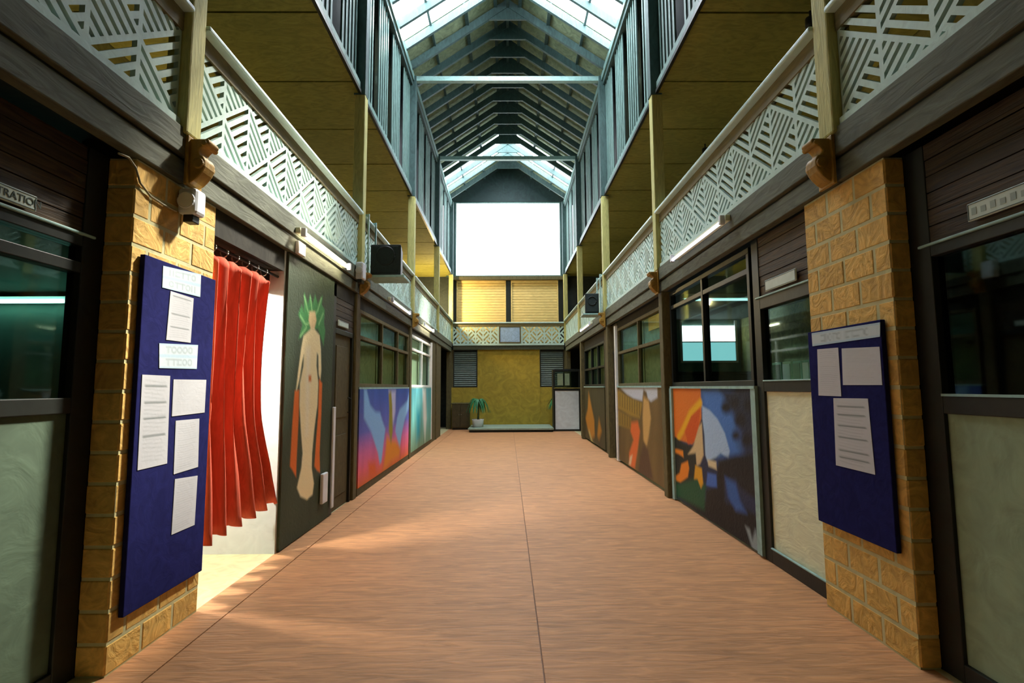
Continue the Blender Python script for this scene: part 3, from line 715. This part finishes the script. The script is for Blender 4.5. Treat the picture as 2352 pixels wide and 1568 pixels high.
tag(B(-1.985, -1.965, 5.70, 5.775, .09, 1.19).build('edge_strip', whiteplastic, bevel=.006), 'upright white strip at the edge of the painted panel', 'strip')
tag(B(-1.99, -1.955, 5.40, 5.55, .20, .51).build('letter_box', whiteplastic, bevel=.01), 'small white box low on the green painted panel', 'box')
d3 = thing('door_3', 'dark olive door between the painted figure panel and the post', 'door', (-2.05, 6.1, 0), kind='structure')
bars(d3, -2.0, .08, [(5.705, 5.80, 0, 2.60), (5.80, 6.47, 2.03, 2.09), (6.43, 6.47, 0, 2.03)], black_m, 'frame_bar')
B(-2.03, -2.07, 5.80, 6.43, .005, 2.03).build('leaf', doorolive_m, d3)
for z0, z1 in ((.15, .85), (1.05, 1.9)): B(-2.02, -2.035, 5.90, 6.33, z0, z1).build('leaf_panel', doorolive_m, d3, bevel=.006)
MB().tube([(-2.02, 6.36, 1.10), (-1.985, 6.36, 1.11), (-1.985, 6.36, 1.27), (-2.02, 6.36, 1.28)], .010).build('handle', black_m, d3)
plank_stack('trim_4', -2.0, 5.80, 6.47, 2.09, 2.45, 5, 'brown planks above the olive door')
sign(-1.998, 5.85, 6.22, 2.12, 2.19, 'small teal name plate over the olive door')
tag(B(-2.0, -2.06, 5.70, 6.47, 2.45, 2.63).build('trim_5', soffit_m), 'dark header over the olive door', 'trim', kind='structure')

# ------------------------------------------------------------------ left further bays
def kick(n, X, y0, y1, z1, m, label):
    s = 1 if X > 0 else -1
    tag(B(X, X + s * .06, y0, y1, 0, z1).build('baseboard_%s' % n, m), label, 'baseboard', kind='structure')
glazed(3, -2.0, 6.73, 10.10, 1.41, 2.45, (7.98, 9.12), (2.08,), 'three-bay window with olive blinds above the winged mural', column_m, glass_clear, .05, (blind_m, blindteal_m))
tag(B(-1.985, -2.05, 6.72, 10.11, 1.385, 1.41).build('trim_6', teal_light), 'pale sill over the winged mural', 'trim', kind='structure')
tag(B(-2.02, -2.07, 6.72, 10.11, 2.45, 2.63).build('trim_7', soffit_m), 'dark header over the blinds window', 'trim', kind='structure')
kick('winged', -1.99, 6.72, 10.11, .10, doorolive_m, 'olive skirting under the winged mural')
c = Canvas(-1.985, [(6.74, 1.385), (10.10, 1.385), (10.10, .10), (6.74, .10)], 150, 90, (60, 95, 170))
c.grad([(0, (58, 92, 172)), (.45, (96, 104, 190)), (.68, (206, 104, 160)), (.85, (228, 100, 120)), (1, (216, 104, 48))]); c.streaks(.12, 22, 3, 5)
c.poly([(842, 893), (850, 930), (862, 945), (873, 947), (878, 965), (885, 985), (882, 1010), (876, 1060), (872, 1065), (868, 1040), (852, 990), (836, 960), (836, 893)], (134, 184, 232), .07)
c.poly([(941, 893), (936, 920), (918, 940), (912, 960), (908, 990), (918, 1030), (922, 1000), (930, 960), (938, 940), (945, 900)], (134, 184, 232), .08)
c.poly([(888, 1000), (897, 1010), (908, 1010), (920, 1030), (916, 1050), (900, 1060), (880, 1080), (885, 1040)], (226, 140, 40), .14)
c.poly([(893, 897), (909, 897), (908, 945), (903, 975), (897, 940)], (188, 188, 222), .12)
c.poly([(893, 905), (898, 896), (901, 930), (902, 990), (898, 1020), (893, 990), (894, 940)], (150, 140, 50), .08)
c.poly([(846, 1062), (862, 1062), (864, 1092), (848, 1096)], (222, 96, 40), .12)
c.poly([(938, 1020), (950, 1010), (950, 1052), (938, 1052)], (40, 52, 48), .12)
tag(c.build('mural_panel', mural_m, .02), 'blue and orange mural with pale blue wings below the blinds window', 'mural', 'murals under the windows')

glazed(4, -2.0, 10.36, 13.0, 1.41, 2.50, (11.7,), (2.2,), 'sunlit pale window with curtains above the teal mural', white_m, glass_clear, .05, (mat('curtain_pale', (206, 206, 176), var=.2, scale=5, stretch=(1, 6, .4)),))
c = Canvas(-1.985, [(10.36, 1.385), (13.0, 1.385), (13.0, .10), (10.36, .10)], 90, 60, (104, 182, 184))
c.grad([(0, (86, 172, 186)), (.5, (110, 190, 186)), (1, (120, 160, 130))]); c.streaks(.22, 26, 4, 11)
c.poly([(971, 892), (978, 892), (980, 960), (976, 1010), (972, 960)], (236, 244, 238), .25)
c.poly([(957, 940), (966, 940), (964, 1000), (957, 1010)], (30, 150, 170), .3)
tag(c.build('mural_panel', mural_m, .02), 'teal and white streaked mural under the sunlit window', 'mural', 'murals under the windows')
tag(B(-1.985, -2.05, 10.35, 13.0, 1.385, 1.41).build('trim_8', teal_light), 'pale sill over the teal mural', 'trim', kind='structure')
kick('teal', -1.99, 10.35, 13.0, .10, doorolive_m, 'olive skirting under the teal mural')
tag(B(-1.975, -2.06, 13.0, 13.09, .10, 2.55).build('trim_9', white_m), 'white upright trim beside the teal mural', 'trim', kind='structure')
wall('wall_left_pier', column_m, 'olive pier between the teal mural and the dark doorway', (-2.0, -2.1, 13.09, 13.82, 0, 2.63))
wall('wall_left_pier_end', column_m, 'olive pier at the edge of the dark side doorway', (-2.0, -2.15, 14.10, 14.95, 0, 2.63))
tag(B(-2.02, -2.07, 10.36, 13.0, 2.50, 2.63).build('trim_10', soffit_m), 'dark header over the sunlit window', 'trim', kind='structure')

# ------------------------------------------------------------------ right bays
d2 = thing('door_2', 'half glazed black framed door with a cream lower panel beside the shorter notice board', 'door', (2.1, 3.8, 0), kind='structure')
bars(d2, WR, .08, [(3.375, 3.43, 0, 2.12), (4.14, 4.25, 0, 2.63), (3.43, 4.14, 0, .11), (3.43, 4.14, 1.355, 1.435), (3.43, 4.14, 2.03, 2.12)])
bars(d2, WR - .01, .02, [(3.43, 4.14, .11, .122), (3.43, 4.14, 1.435, 1.447)], teal_light, 'bead')
bars(d2, WR - .012, .03, [(3.375, 4.2, 2.12, 2.134)], teal_light, 'bead')
B(WR + .02, WR + .045, 3.43, 4.14, .11, 1.355).build('lower_panel', cream_m, d2)
B(WR + .035, WR + .041, 3.43, 4.14, 1.435, 2.03).build('pane', glass_clear, d2)
plank_stack('trim_11', WR, 3.375, 4.14, 2.134, 2.63, 6, 'brown planks above the half glazed door')
sign(WR - .002, 3.58, 4.02, 2.155, 2.245, 'pale name plate on the planks over the half glazed door')
w5 = glazed(5, WR, 4.30, 6.46, 1.40, 2.60, (5.38,), (2.40,), 'black framed office window above the butterfly mural', black_m, glass_clear, .05)
c = Canvas(2.045, [(6.46, 1.375), (4.33, 1.375), (4.33, .03), (6.46, .03)], 150, 110, (44, 54, 84))
c.streaks(.25, 8, 6, 2)
P_ = c.poly
P_([(1611, 888), (1680, 885), (1705, 1060), (1650, 1055), (1640, 990), (1611, 930)], (72, 122, 198), .22)
P_([(1533, 885), (1609, 885), (1611, 960), (1600, 1000), (1590, 1020), (1560, 1010), (1530, 990)], (226, 122, 38), .03)
c.line([(1609, 925), (1585, 950), (1567, 990), (1558, 1005)], (238, 182, 34), .045, .05)
P_([(1609, 934), (1588, 955), (1573, 990), (1580, 1020), (1597, 1015), (1605, 980)], (214, 90, 28), .03)
P_([(1525, 988), (1552, 1005), (1570, 1018), (1592, 1025), (1600, 1050), (1602, 1112), (1525, 1112)], (36, 42, 38), .03)
P_([(1538, 1025), (1550, 1030), (1569, 1035), (1570, 1050), (1558, 1042), (1545, 1038)], (236, 142, 40), .03)
P_([(1540, 1083), (1553, 1092), (1561, 1086), (1565, 1065), (1580, 1058), (1583, 1075), (1580, 1095), (1563, 1108), (1545, 1100)], (238, 140, 40), .03)
P_([(1545, 1130), (1620, 1150), (1700, 1160), (1748, 1190), (1752, 1275), (1650, 1215)], (32, 32, 34), .05)
P_([(1525, 1104), (1563, 1110), (1600, 1098), (1622, 1115), (1618, 1172), (1580, 1152), (1525, 1125)], (30, 88, 58), .06)
P_([(1597, 1068), (1612, 1075), (1615, 1110), (1610, 1122), (1602, 1100), (1594, 1100)], (228, 168, 40), .03)
P_([(1655, 893), (1740, 893), (1742, 1045), (1715, 1000), (1690, 960), (1668, 930)], (38, 46, 66), .12)
for bx, by, r in ((1668, 935, 12), (1688, 925, 10), (1700, 965, 13), (1720, 930, 12), (1715, 1010, 12), (1690, 1000, 9)):
    P_([(bx + r * math.cos(t), by + 1.3 * r * math.sin(t)) for t in np.linspace(0, 6.28, 9)[:-1]], (30, 32, 38), .07)
P_([(1613, 932), (1630, 942), (1648, 962), (1665, 995), (1676, 1035), (1673, 1052), (1662, 1045), (1655, 1040), (1645, 1050), (1625, 1060), (1620, 1045), (1618, 1000), (1613, 960)], (168, 198, 232), .03)
P_([(1625, 1085), (1645, 1090), (1648, 1122), (1622, 1114)], (72, 112, 192), .03)
P_([(1648, 1056), (1690, 1045), (1738, 1040), (1740, 1150), (1700, 1120), (1690, 1100), (1660, 1100), (1650, 1080)], (30, 32, 36), .06)
P_([(1648, 1070), (1662, 1080), (1665, 1150), (1690, 1240), (1650, 1212), (1620, 1185), (1622, 1125), (1647, 1118)], (32, 31, 32), .04)
P_([(1665, 1095), (1690, 1110), (1700, 1150), (1715, 1178), (1690, 1172), (1672, 1140)], (58, 100, 172), .06)
P_([(1605, 980), (1612, 970), (1614, 1010), (1616, 1045), (1608, 1065), (1600, 1070), (1598, 1040), (1580, 1043), (1592, 1025)], (216, 190, 142), .03)
P_([(1625, 1055), (1645, 1060), (1646, 1078), (1627, 1070)], (220, 205, 165), .03)
P_([(1712, 1208), (1722, 1215), (1728, 1240), (1735, 1215), (1743, 1250), (1746, 1272), (1730, 1266), (1722, 1240)], (146, 162, 168), .04)
tag(c.build('mural_panel', mural_m, .02), 'mural split between orange day and blue night with a butterfly wing and tree', 'mural', 'murals under the windows')
tag(B(2.035, 2.10, 4.25, 4.33, .02, 1.375).build('trim_12', teal_light), 'pale upright trim between the butterfly mural and the cream door', 'trim', kind='structure')
tag(B(2.03, 2.10, 4.25, 6.47, 1.375, 1.40).build('trim_13', teal_light), 'pale sill over the butterfly mural', 'trim', kind='structure')
tag(B(2.02, 2.10, 6.385, 6.465, .01, 1.375).build('trim_14', teal_light), 'pale upright trim where the butterfly mural meets the post', 'trim', kind='structure')
# seen through the office glass: lit far window, shelf with binders
p0 = at(1565, 748, Y=10.0); p1 = at(1690, 828, Y=10.0)
w9 = thing('window_9', 'bright far window of the office seen through the glass above the butterfly mural', 'window', (3.9, 10.0, p1.z), kind='structure')
zm = p1.z + (p0.z - p1.z) * .52
B(p0.x, p1.x, 9.995, 10.01, zm + .02, min(p0.z, 2.68)).build('pane', emis('office_sky', (240, 252, 255), 4.5), w9)
B(p0.x, p1.x, 9.995, 10.01, p1.z, zm).build('pane', emis('office_sky_low', (150, 220, 225), 1.0), w9)
for a, b, cc, d in ((p0.x - .04, p1.x + .04, p1.z - .04, p1.z), (p0.x - .04, p1.x + .04, zm, zm + .02), (p0.x - .04, p0.x, p1.z, 2.7), (p1.x, p1.x + .04, p1.z, 2.7)):
    B(a, b, 9.97, 10.015, cc, d).build('frame_bar', white_m, w9)
cu = thing('office_counter', 'dark counter in front of the bright office window', 'counter', (3.7, 9.4, 0))
B(3.0, 4.5, 9.1, 9.7, .85, 1.62).build('front_panel', roomdark_m, cu); B(2.95, 4.55, 9.05, 9.75, 1.62, 1.66).build('top', black_m, cu); B(3.0, 4.5, 9.15, 9.7, 0, .85).build('plinth', roomdark_m, cu)
sh = thing('binder_shelf', 'narrow white shelf behind the half glazed door', 'shelf', (2.32, 3.8, 1.40))
B(2.20, 2.48, 3.42, 4.80, 1.40, 1.42).build('board', white_m, sh)
for y in (3.5, 4.70): B(2.40, 2.46, y, y + .03, 0, 1.40).build('leg', white_m, sh)
BC = [((150, 190, 165), 'grey green'), ((190, 200, 160), 'pale yellow green'), ((120, 175, 170), 'teal'), ((90, 140, 135), 'deep teal'), ]
for k, (px0, px1) in enumerate(((1776, 1797), (1800, 1820), (1824, 1843), (1846, 1863))):
    ya = at(px0, 850, X=2.30).y; yb = at(px1, 850, X=2.30).y; yb, ya = sorted((ya, yb)); 
    bd = thing('ring_binder', BC[k][1] + ' ring binder standing on the shelf behind the half glazed door', 'binder', (2.33, (ya + yb) / 2, 1.42), 'binders behind the half glazed door')
    zt_ = 1.60
    mm = mat('binder_%d' % k, BC[k][0], var=.1)
    B(2.29, 2.46, yb, ya, 1.42, zt_).build('cover', mm, bd, bevel=.004)
    B(2.284, 2.29, yb + .012, ya - .012, 1.44, zt_ - .02).build('spine_label', white_m if k % 2 else doorgreen_m, bd)
for n_, y in ((1, 5.0), (2, 7.2)):  # tubes added for the teal reflections in the office glass
    lo = thing('tube_lamp', ('nearer' if n_ == 1 else 'farther') + ' added tube for teal reflections under the office ceiling behind the butterfly mural window', 'lamp', (3.2, y, 2.62), 'fluorescent tube lamps')
    B(2.5, 3.9, y - .04, y + .04, 2.66, 2.72).build('housing', white_m, lo); MB().tube([(2.52, y, 2.64), (3.88, y, 2.64)], .016).build('tube', emis('added_tube_room_%d' % n_, (170, 235, 225), 2.0), lo)

# bay 2 right
w6 = glazed(6, WR, 6.74, 9.62, 1.41, 2.50, (8.10,), (2.03,), 'two-bay window with olive and teal blinds above the brown mural', column_m, glass_clear, .05, (blind_m, blindteal_m))
B(2.128, 2.14, 6.80, 7.7, 2.24, 2.44).build('yellow_light_patch', mat('patch_light_yellow', (236, 178, 70), var=.1), w6)  # yellow strip painting the lit patch at the window top
c = Canvas(2.045, [(9.66, 1.385), (6.74, 1.385), (6.74, .05), (9.66, .05)], 120, 80, (106, 84, 46)); c.streaks(.22, 14, 3, 8)
P_ = c.poly
P_([(1418, 884), (1510, 884), (1510, 912), (1495, 922), (1488, 915), (1485, 900), (1478, 893), (1475, 920), (1455, 915), (1440, 905)], (190, 196, 206), .05)
P_([(1416, 893), (1440, 910), (1475, 925), (1470, 960), (1450, 955), (1416, 935)], (152, 122, 46), .05)
for k in range(9): c.line([(1424 + k * 5.6, 905 + k * 2.6), (1424 + k * 5.6, 930 + k * 2.9)], (96, 76, 34), .022, .03)
P_([(1416, 940), (1450, 960), (1448, 985), (1416, 975)], (140, 112, 42), .05)
for k in range(5): c.line([(1424 + k * 5.6, 948 + k * 2.6), (1424 + k * 5.6, 970 + k * 2)], (96, 76, 34), .022, .03)
P_([(1450, 970), (1465, 968), (1470, 990), (1465, 1030), (1458, 1075), (1445, 1070), (1445, 1040), (1455, 1010), (1448, 990)], (214, 104, 46), .08)
P_([(1478, 910), (1490, 920), (1495, 960), (1490, 1000), (1485, 1025), (1478, 1010), (1476, 960)], (192, 152, 88), .08)
P_([(1478, 1020), (1488, 1030), (1500, 1100), (1485, 1105), (1465, 1090), (1470, 1050)], (84, 60, 40), .1)
P_([(1447, 1048), (1453, 1044), (1449, 1068), (1444, 1066)], (220, 190, 150), .05)
tag(c.build('mural_panel', mural_m, .02), 'brown mural with an arched building and an orange figure', 'mural', 'murals under the windows')
tag(B(2.03, 2.10, 6.73, 9.66, 1.385, 1.41).build('trim_15', teal_light), 'pale sill over the brown mural', 'trim', kind='structure')
tag(B(2.02, 2.10, 9.62, 9.72, .02, 2.56).build('trim_16', white_m), 'tall white trim between the brown mural and the dark door', 'trim', kind='structure')
d4 = thing('door_4', 'dark narrow door past the brown mural', 'door', (2.1, 9.95, 0), kind='structure')
B(2.09, 2.12, 9.72, 10.12, 0, 2.05).build('leaf', black_m, d4); B(2.07, 2.12, 9.72, 10.12, 2.05, 2.10).build('frame_bar', black_m, d4)
MB().tube([(2.09, 9.80, 1.0), (2.05, 9.80, 1.0), (2.05, 9.80, 1.15), (2.09, 9.80, 1.15)], .01).build('handle', steel_m, d4)
wall('wall_right_header', doorolive_m, 'olive boarding over the dark narrow door', (2.08, 2.12, 9.72, 10.12, 2.10, 2.63))
wall('wall_right_pier', doorolive_m, 'olive boarded pier between the dark door and the flame mural', (2.06, 2.12, 10.36, 10.92, 0, 2.63))
tag(B(2.07, 2.12, 6.73, 9.62, 2.50, 2.63).build('trim_17', soffit_m), 'dark header over the two-bay window', 'trim', kind='structure')
# bay 3 right
glazed(7, WR, 10.95, 13.82, 1.41, 2.40, (11.8, 12.7), (1.85,), 'dim small-paned window above the flame mural', black_m, glass_clear, .05, (doorgreen_m, blind_m))
c = Canvas(2.045, [(13.82, 1.385), (10.95, 1.385), (10.95, .05), (13.82, .05)], 90, 60, (72, 68, 46)); c.streaks(.2, 14, 4, 4)
c.poly([(1352, 900), (1358, 930), (1365, 965), (1366, 1000), (1358, 1010), (1350, 985), (1345, 960), (1350, 940)], (184, 126, 44), .15)
c.poly([(1376, 960), (1382, 990), (1376, 1010), (1372, 1000), (1374, 975)], (176, 122, 44), .15)
c.line([(1353, 990), (1360, 1015), (1366, 1028)], (190, 180, 120), .05, .1)
tag(c.build('mural_panel', mural_m, .02), 'dark brown mural with golden flame shapes', 'mural', 'murals under the windows')
tag(B(2.03, 2.10, 10.94, 13.82, 1.385, 1.41).build('trim_18', teal_light), 'pale sill over the flame mural', 'trim', kind='structure')
tag(B(2.07, 2.12, 10.93, 13.82, 2.40, 2.63).build('trim_19', soffit_m), 'dark header over the dim small-paned window', 'trim', kind='structure')
wall('wall_right_pier_end', column_m, 'olive pier beside the glazed kiosk', (2.06, 2.12, 14.09, 14.68, 0, 2.63))

# ------------------------------------------------------------------ scroll brackets, lamps, boxes, speakers
def scroll(y, s, label):
    t = thing('scroll_bracket', label, 'bracket', (s * 1.95, y, 2.62), 'carved scroll brackets')
    z1 = 2.90
    prof = []
    ctl = [(0, .0), (.155, .0), (.165, -.02), (.15, -.035), (.10, -.05), (.075, -.075), (.085, -.10), (.115, -.105), (.135, -.13), (.135, -.17), (.115, -.205), (.085, -.235), (.05, -.262), (.02, -.275), (0, -.28)]
    pts = [(s * (1.95 - .010 - a * .74), z1 + b) for a, b in ctl]
    MB().prism(pts, y - .055, y + .055, 'y').build('scroll', scroll_m, t, bevel=.01)
    for dz, r in ((-.155, .034), (-.03, .018)):
        cx = s * (1.95 - .010 - (.062 if dz < -.1 else .092))
        MB().tube([(cx, y - .066, z1 + dz), (cx, y + .066, z1 + dz)], r, 16).build('volute', scroll_m, t, bevel=.006)
    B(s * 1.95, s * 1.93, y - .075, y + .075, z1 - .29, z1 + .012).build('back_plate', scroll_m, t, bevel=.004)
    return t
for s in (-1, 1):
    sd = 'curtain side' if s < 0 else 'butterfly mural side'
    for i, nm_ in ((0, 'under the post above the brick pillar'), (1, 'at the second post'), (2, 'at the third post')):
        scroll(PY[i] + (.03 if i == 0 else 0), s, 'carved brown scroll bracket %s, %s' % (nm_, sd))
def tube_light(s, y0, y1, label, m, z=2.80):
    t = thing('tube_lamp', label, 'lamp', (s * 1.90, (y0 + y1) / 2, z), 'fluorescent tube lamps')
    B(s * 1.95, s * 1.905, y0, y1, z, z + .055).build('housing', cream_m, t, bevel=.006)
    for y in (y0, y1 - .04): B(s * 1.90, s * 1.855, y, y + .04, z - .03, z + .05).build('lamp_holder', whiteplastic, t, bevel=.006)
    MB().tube([(s * 1.875, y0 + .04, z - .008), (s * 1.875, y1 - .04, z - .008)], .017, 10).build('tube', m, t)
tube_light(-1, 4.50, 5.86, 'tube lamp on the beam above the green painted panel', tube_on)
tube_light(-1, 8.05, 9.55, 'tube lamp on the beam above the winged mural', tube_dim)
tube_light(-1, 11.2, 12.6, 'tube lamp on the beam above the teal mural', tube_on)
tube_light(1, 4.36, 5.76, 'tube lamp on the beam above the butterfly mural', tube_dim, 2.86)
tube_light(1, 11.7, 13.2, 'tube lamp on the beam above the flame mural', tube_dim, 2.86)

def bulkhead(x0, x1, y0, y1, z0, z1, label):
    t = thing('emergency_light', label, 'light', ((x0 + x1) / 2, (y0 + y1) / 2, z0), 'white emergency lights')
    B(x0, x1, y0, y1, z0, z1).build('body', whiteplastic, t, bevel=.02)
    zc = (z0 + z1) / 2; xc = (x0 + x1) / 2; r = min(x1 - x0, z1 - z0) * .42
    MB().tube([(xc, y0 + .004, zc), (xc, y0 - .012, zc)], [r, r * .92], 20).build('lens', white_m, t)
    mb = MB(); mb.tube([(xc + r * math.cos(a), y0 - .006, zc + r * math.sin(a)) for a in np.linspace(0, 2 * math.pi, 25)], .006, 6); mb.build('rim', whiteplastic, t, smooth=True)
    B(xc - .03, xc + .03, y0 + .02, y1 - .02, z0 - .045, z0 + .002).build('shadow_block', black_m, t, bevel=.006)  # black block in place of the shadow below the light
bulkhead(-1.996, -1.885, 2.95, 3.06, 2.44, 2.60, 'white round-faced emergency light high on the sunlit brick pillar')
bulkhead(-1.948, -1.85, 6.30, 6.46, 2.77, 2.99, 'white emergency light on the beam beside the left speaker')
cb = MB(); pts = [at(x, y, X=-1.992) for x, y in ((272, 352), (296, 362), (312, 385), (322, 420), (345, 450), (375, 470), (405, 485))]
cb.tube(pts, .006, 6); tag(cb.build('power_cable', mat('cable_grey', (150, 146, 116), bump=0), smooth=True), 'thin grey cable drooping across the sunlit brick pillar to the emergency light', 'cable')

def speaker(s, y, x0, x1, z0, label, front):
    t = thing('loudspeaker', label, 'speaker', (s * (x0 + x1) / 2, y, z0), 'loudspeakers on shelves'); h = .42
    mb = MB().prism([(s * x0, y - .02), (s * x1, y - .02), (s * (x1 - .02), y + .34), (s * (x0 + .05), y + .34)], z0, z0 + h, 'z'); mb.build('cabinet', speaker_m, t, bevel=.015)
    xc = s * (x0 + x1) / 2
    B(xc - abs(x1 - x0) * .42, xc + abs(x1 - x0) * .42, y - .032, y - .018, z0 + .03, z0 + h - .03).build('grille', mat('grille_dark', (34, 46, 46), rough=.8, bump=.4, scale=40), t, bevel=.006)
    mb = MB(); r = abs(x1 - x0) * .30
    mb.tube([(xc + r * math.cos(a), y - .034, z0 + h * .62 + r * math.sin(a)) for a in np.linspace(0, 2 * math.pi, 25)], .012, 6); mb.build('cone_ring', speaker_m, t, smooth=True)
    sh_ = thing('speaker_bracket', 'pale teal steel shelf bracket under ' + front, 'bracket', (s * 1.75, y, z0 - .03), 'speaker brackets')
    B(s * (x0 - .05), s * (x1 + .03), y - .05, y + .36, z0 - .035, z0 - .002).build('shelf', teal_light, sh_, bevel=.005)
    for yy in (y - .04, y + .33):
        mb = MB().bar((s * 1.895, yy, z0 - .03), (s * 1.895, yy, 3.735), .025, .02, up=(1, 0, 0)); mb.build('upright', teal_light, sh_)
        mb = MB().bar((s * 1.90, yy, 3.72), (s * 2.07, yy, 3.72), .02, .025); mb.build('hook', teal_light, sh_)
speaker(-1, 6.72, 1.46, 1.87, 2.905, 'black loudspeaker on a shelf beside the second post on the curtain side', 'the loudspeaker on the curtain side')
speaker(1, 10.30 + .12, 1.58, 1.87, 2.915, 'black loudspeaker with a round cone on the butterfly mural side', 'the loudspeaker on the butterfly mural side')

# small pendants under the right gallery ceiling
for px, py, lab in ((1620, 348, 'smaller dark spotlight under the gallery ceiling past the second post'), (1862, 52, 'dark spotlight under the gallery ceiling beside the near post')):
    p = at(px, py, Z=5.22); t = thing('spotlight', lab, 'lamp', (p.x, p.y, 5.15), 'gallery spotlights')
    MB().lathe([(.03, .0), (.055, .01), (.05, .12), (.02, .14)], (p.x, p.y, 5.15)).build('shade', black_m, t, smooth=True)
    MB().tube([(p.x, p.y, 5.28), (p.x, p.y, 5.352)], .012).build('stem', black_m, t)
# added lamps brightening the galleries and shutters, hidden behind balustrade and post
for x, y, z, lab, e in ((-4.45, 10.4, 4.3, 'added warm lamp at the back of the curtain side gallery past the third post', 48), (-4.45, 6.0, 4.2, 'added warm lamp at the back of the curtain side gallery by the second post', 26), (4.45, 6.0, 4.2, 'added warm lamp at the back of the butterfly side gallery by the second post', 12), (4.45, 11.5, 4.2, 'added warm lamp at the back of the butterfly side gallery past the third post', 10), (-2.45, 16.7, 4.1, 'added warm lamp at the end of the curtain side gallery lighting the shutters', 1000)):
    t = thing('added_gallery_lamp', lab, 'lamp', (x, y, z), 'added warm gallery lamps')
    k = .5 if e > 500 else 1
    MB().lathe([(.05 * k, -.02), (.10 * k, .0), (.11 * k, .16), (.06 * k, .2)], (x, y, z)).build('shade', emis('added_warm_lamp_%d' % e, (255, 222, 156), e), t)
    B(x - .05, x + .05, y - .05, y + .05, z - .06, z - .02).build('base', black_m, t)
    if e > 500: B(x - .008, x + .008, y - .008, y + .008, z + .2, CLER0).build('stem', black_m, t)

# ------------------------------------------------------------------ end of the hall
pf = thing('low_platform', 'low pale teal platform in front of the mustard wall', 'platform', (0, 16.7, 0))
B(-1.28, 1.40, 15.98, 17.595, .075, .13).build('top', platform_m, pf, bevel=.008); B(-1.24, 1.37, 16.04, 17.595, 0, .075).build('riser', black_m, pf)
cbn = thing('low_cabinet', 'dark olive cabinet standing left of the platform', 'cabinet', (-1.62, 17.2, 0))
B(-1.90, -1.33, 17.08, 17.58, .06, .84).build('body', cabinet_m, cbn, bevel=.01); B(-1.92, -1.31, 17.06, 17.59, .84, .88).build('top', column_m, cbn, bevel=.006)
for x0, x1 in ((-1.90, -1.635), (-1.615, -1.35)): B(x0, x1, 17.06, 17.08, .09, .81).build('door', cabinet_m, cbn, bevel=.006)
for x in (-1.66, -1.59): MB().tube([(x, 17.06, .5), (x, 17.04, .5)], .012).build('knob', steel_m, cbn)
B(-1.88, -1.37, 17.12, 17.55, 0, .06).build('plinth', black_m, cbn)
def palm(x, y, z, n, r, label, pot_m, seed, th=.80):
    rr = random.Random(seed)
    t = thing('potted_palm', label, 'plant', (x, y, z), 'potted palms')
    pot = MB().lathe([(.12, 0), (.17, .02), (.19, .22), (.20, .25), (.175, .25), (.165, .20), (.01, .20)], (x, y, z)).build('pot', pot_m, t, smooth=True)
    MB().lathe([(.16, .195), (.16, .21), (.01, .212)], (x, y, z)).build('soil', soil_m, pot)
    MB().tube([(x, y, z + .2), (x + .02, y, z + th * .68), (x + .01, y, z + th + .02)], [.035, .028, .02]).build('trunk', mat('palm_trunk', (70, 84, 46)), t)
    for k in range(n):
        a = 2 * math.pi * k / n + rr.uniform(-.2, .2); L_ = r * rr.uniform(.75, 1.15); up = rr.uniform(.15, .55); mb = MB(); m = 8
        dx, dy = math.cos(a), math.sin(a)
        for j in range(m + 1):
            u = j / m; rad = L_ * u * (1 - .15 * u); h = z + th + up * u * 1.3 - (up * 1.3 + rr.uniform(.32, .36)) * u * u
            wdt = .050 * math.sin(math.pi * min(.98, .12 + .86 * u)) + .004
            px, py = x + dx * rad, y + dy * rad
            mb.v += [(px - dy * wdt, py + dx * wdt, h - .015), (px, py, h + .008), (px + dy * wdt, py - dx * wdt, h - .015)]
            if j: b0 = (j - 1) * 3; mb.f += [(b0, b0 + 1, b0 + 4, b0 + 3), (b0 + 1, b0 + 2, b0 + 5, b0 + 4)]
        mb.build('leaf', leaf_m, t, smooth=True)
palm(-1.0, 16.55, .13, 16, .5, 'green palm in a white pot on the platform beside the dark cabinet', white_m, 3)
palm(1.66, 17.17, 0, 14, .42, 'green palm half hidden behind the glazed kiosk', column_m, 5, 1.0)
k_ = thing('glazed_kiosk', 'kiosk with a pale lower panel and dark glass top at the end of the hall', 'kiosk', (1.85, 16.5, 0))
bars_k = ((1.42, 1.48, 0, 1.95), (2.24, 2.30, 0, 1.95), (1.48, 2.24, 0, .06), (1.48, 2.24, 1.28, 1.36), (1.48, 2.24, 1.89, 1.95))
for a, b2, c2, d2_ in bars_k: B(a, b2, 16.30, 16.37, c2, d2_).build('frame_bar', black_m, k_, bevel=.004)
B(1.48, 2.24, 16.32, 16.345, .06, 1.28).build('front_panel', kiosk_m, k_)
B(1.48, 2.24, 16.335, 16.341, 1.36, 1.89).build('pane', glass_dark, k_)
B(1.44, 2.28, 16.27, 16.31, 1.355, 1.375).build('ledge', mat('ledge_yellow', (176, 160, 84)), k_)
B(1.42, 1.47, 16.37, 16.75, 0, 1.95).build('side_panel', black_m, k_); B(1.47, 2.30, 16.37, 16.75, 1.95, 1.98).build('roof_panel', black_m, k_)
for a, b2, what in ((1.56, 1.74, 'wider'), (1.80, 1.95, 'narrower')):
    tag(B(a, b2, 16.315, 16.330, 1.45, 1.83).build('poster', greyp_m), what + ' pale green card in the kiosk glass', 'poster', 'cards in the kiosk glass')
